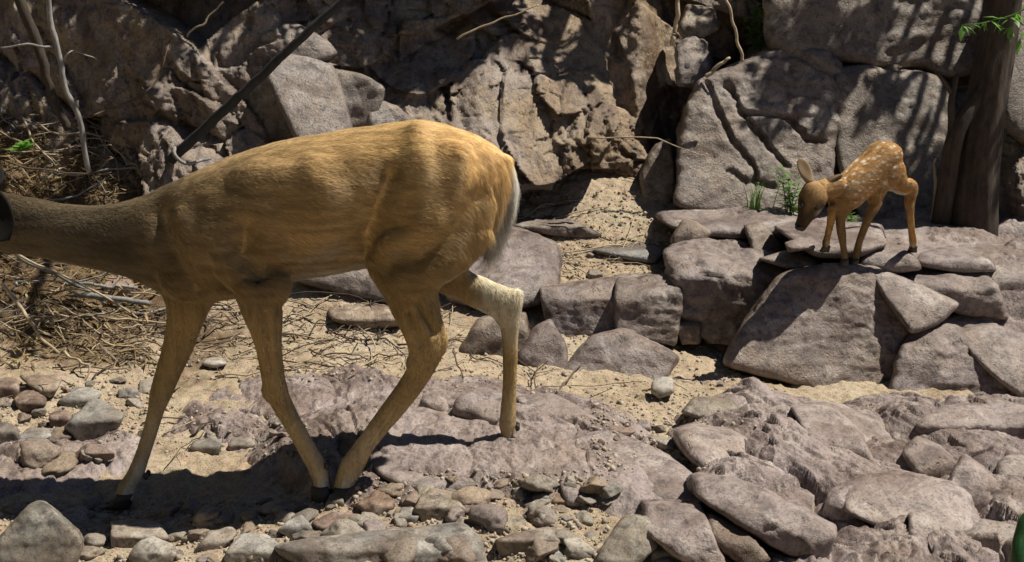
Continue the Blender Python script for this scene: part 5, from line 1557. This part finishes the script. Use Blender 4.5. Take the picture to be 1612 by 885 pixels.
# ---- fawn
def build_fawn():
    def A(px, py, Y): return P(px, py, 4.165 + (np.asarray(Y) - 4.36) * .42 + .105 * sstep(335, 400, np.asarray(py, float)))
    root = empty('fawn', A(1340, 412, 4.46))
    pcs = []

    def limb(rows, n=24, k=16, ex=2.0, up=None, asp=None):
        """rows: px, py, Y, radius, side radius."""
        rows = [(*q[:3], q[3] * .86, q[3] * .86) if len(q) < 5 and q[3] < .0225 else q for q in rows]
        r = resample([(*A(q[0], q[1], q[2]), q[3], q[4] if len(q) > 4 else q[3]) for q in rows], n)
        c = r[:, :3]
        t = np.gradient(c, axis=0); t /= np.linalg.norm(t, axis=1)[:, None]
        st = []
        for i in range(n):
            ref = np.array([0, 0, 1.0]) if up is None else up
            u = ref - t[i] * (ref @ t[i]); u /= np.linalg.norm(u)
            st.append((c[i], u * r[i, 3], np.cross(t[i], u) * r[i, 4]))
        pcs.append(ring_loft(st, k, ex))

    # trunk: chest near, rump far
    limb([(1312, 322, 4.36, .022, .02), (1320, 316, 4.39, .042, .036), (1334, 304, 4.43, .055, .046), (1352, 285, 4.50, .056, .052), (1372, 266, 4.57, .056, .052), (1388, 252, 4.63, .060, .055), (1400, 250, 4.67, .050, .048), (1408, 258, 4.695, .026, .024)], 34, 26, 2.2)
    # neck and head
    hn = np.array([0, -.3, .9])
    limb([(1330, 298, 4.42, .036, .032), (1316, 295, 4.38, .033, .028), (1302, 296, 4.33, .031, .027), (1290, 300, 4.29, .032, .030)], 14, 16)
    fu = np.array([-.15, -.75, .5])
    limb([(1288, 293, 4.31, .022, .026), (1283, 301, 4.285, .036, .039), (1279, 314, 4.27, .039, .043), (1274, 327, 4.255, .034, .037), (1268, 341, 4.24, .024, .025), (1263, 351, 4.232, .0195, .020), (1259, 358, 4.228, .016, .018)], 26, 20, 2.1, up=fu)
    # muscle masses
    pcs.append(ellip(A(1326, 318, 4.40), (.036, .036, .05)))
    pcs.append(ellip(A(1392, 272, 4.60), (.050, .042, .062), .3))
    pcs.append(ellip(A(1402, 272, 4.68), (.048, .04, .058), -.2))
    # front leg lifted forward (left in the photo)
    U = np.array([1.0, 0, 0])
    limb([(1330, 316, 4.40, .030), (1320, 324, 4.375, .025), (1311, 330, 4.355, .019), (1309, 342, 4.36, .0155), (1306, 358, 4.375, .0120), (1302, 374, 4.385, .0115), (1300, 383, 4.39, .0135), (1301, 390, 4.39, .012)], 30, 14, up=U)
    # straight front leg
    limb([(1332, 318, 4.44, .030), (1325, 335, 4.43, .022), (1323, 352, 4.42, .0165), (1325, 368, 4.415, .0155), (1327, 384, 4.41, .0120), (1329, 400, 4.405, .0125), (1330, 411, 4.40, .0125)], 28, 14, up=U)
    # near hind leg stepping under
    limb([(1388, 268, 4.60, .050, .040), (1381, 290, 4.56, .040, .032), (1377, 308, 4.535, .028, .024), (1377, 322, 4.53, .0215), (1370, 337, 4.51, .0165), (1361, 358, 4.485, .0135), (1353, 380, 4.465, .0125), (1349, 398, 4.455, .0140), (1346, 412, 4.45, .0125)], 34, 14, up=U)
    # far hind leg stretched back
    limb([(1398, 262, 4.66, .050, .042), (1408, 280, 4.66, .038, .032), (1420, 292, 4.665, .029, .025), (1431, 293, 4.67, .024), (1435, 300, 4.675, .0215), (1432, 316, 4.675, .0165), (1433, 340, 4.67, .0130), (1435, 362, 4.665, .0122), (1437, 378, 4.66, .0140), (1438, 389, 4.655, .0125)], 36, 14, up=np.array([.7, 0, .7]))
    # tail stub
    limb([(1406, 250, 4.69, .016), (1412, 262, 4.705, .014), (1412, 278, 4.71, .007)], 10, 10, up=U)
    body = fuse(pcs, .0027, 4, 'body', root, M_SKIN)
    # spots: rows along the flank, fixed on the coat
    ax0, ax1 = A(1334, 304, 4.43), A(1398, 250, 4.66)
    axd = unit(ax1 - ax0)
    upv = unit(np.array([0, 0, 1.0]) - axd * axd[2]); lat = np.cross(axd, upv)
    r_ = np.random.default_rng(4)
    SPT = []
    for row, ang in enumerate((12, 32, 52, 74, 96, 118)):
        for sgn in (-1, 1):
            for s in np.arange(-.02, .33, .026):
                a = R(ang + r_.normal(0, 4))
                SPT.append((s + r_.normal(0, .006), a * sgn, r_.uniform(.0024, .0052)))
    SPT = np.array(SPT)
    sh = A(1318, 312, 4.37)

    def coat(p, n):
        qx, qy = proj(p)
        nz = fbm(p * 16, 3, 67)
        c = np.tile(np.array([.52, .295, .12]), (len(p), 1))
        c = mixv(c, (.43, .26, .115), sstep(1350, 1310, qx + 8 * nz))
        w = p - ax0
        s = w @ axd; hu = w @ upv; hl = w @ lat
        ang = np.arctan2(hl, hu)
        rr = .055
        torso = (s > -.05) & (s < .33) & (qy < 330) & (qx > 1308)
        # dark stripe down the spine
        c = mixv(c, (.33, .19, .08), np.where(torso, sstep(.16, .05, np.abs(ang)), 0) * .8)
        sp = np.zeros(len(p))
        for s_, a_, r0 in SPT:
            d2 = (s - s_) ** 2 + ((ang - a_) * rr) ** 2
            sp = np.maximum(sp, sstep(r0 * r0 * 1.7, r0 * r0 * .6, d2))
        c = mixv(c, (.90, .84, .72), np.where(torso, sp, 0) * .78)
        leg = sstep(318, 345, qy) * (qx > 1296)
        c = mixv(c, (.50, .29, .115), leg)
        grey = leg * sstep(1312, 1318, qx) * sstep(1400, 1385, qx)
        c = mixv(c, (.26, .17, .085), grey)
        foot = np.maximum(sstep(376, 388, qy) * (qx < 1316) * (qx > 1290), sstep(378, 388, qy) * (qx > 1420))
        c = mixv(c, (.80, .66, .45), foot * .7)
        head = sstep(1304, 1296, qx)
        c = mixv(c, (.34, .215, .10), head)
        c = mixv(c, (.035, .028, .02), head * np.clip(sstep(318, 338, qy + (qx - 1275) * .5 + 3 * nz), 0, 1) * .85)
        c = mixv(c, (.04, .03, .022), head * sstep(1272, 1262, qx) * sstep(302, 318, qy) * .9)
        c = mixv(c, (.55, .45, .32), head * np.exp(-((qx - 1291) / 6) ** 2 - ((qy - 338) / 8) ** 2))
        bel = sstep(-.5, -.9, n[:, 2]) * torso
        c = mixv(c, (.78, .68, .52), bel)
        return np.clip(c * (1 + .08 * nz)[:, None], .01, .95)

    def direc(p, n):
        qx, qy = proj(p)
        leg = sstep(318, 345, qy)
        d = np.tile(axd + [0, 0, -.6], (len(p), 1))
        d = d * (1 - leg)[:, None] + np.array([.1, 0, -1.0]) * leg[:, None]
        hd = (qx < 1300)
        d[hd] = np.array([.35, .3, .8])
        return d

    def ln(p, n):
        qx, qy = proj(p)
        return .0095 * (1 - .5 * sstep(318, 345, qy)) * np.where(qx < 1300, .55, 1)

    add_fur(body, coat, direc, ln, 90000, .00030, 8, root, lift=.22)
    for (tx, ty, bx, by, Y) in ((1301, 388, 1299, 396, 4.388), (1330, 409, 1329, 420, 4.40), (1346, 409, 1343, 420, 4.45), (1438, 388, 1437, 397, 4.655)):
        empty_mesh_hoof(A(tx, ty, Y), A(bx, by, Y), .0125).parent = root
    ear_mesh(A(1275, 288, 4.30), A(1258, 249, 4.33), .021, np.array([.1, -1.0, .1]), (.26, .19, .12), root)
    ear_mesh(A(1297, 291, 4.30), A(1326, 276, 4.36), .019, np.array([.2, -.6, -.6]), (.12, .085, .055), root)
    for (x, y, Y) in ((1285.5, 329, 4.178), (1262, 324, 4.188)):
        v, f = ellip(A(x, y, Y), (.0078, .0075, .0072))
        mesh_obj('eye', v, f, M_EYE, root)
    v, f = ellip(A(1259, 358, 4.185), (.0155, .012, .0105))
    mesh_obj('nose', v, f, M_NOSE, root)
    for ch in root.children:
        ch.location = ch.location - root.location
    tag(root, 'small spotted orange fawn sniffing downward while standing on the rock ledge', 'deer')


build_fawn()
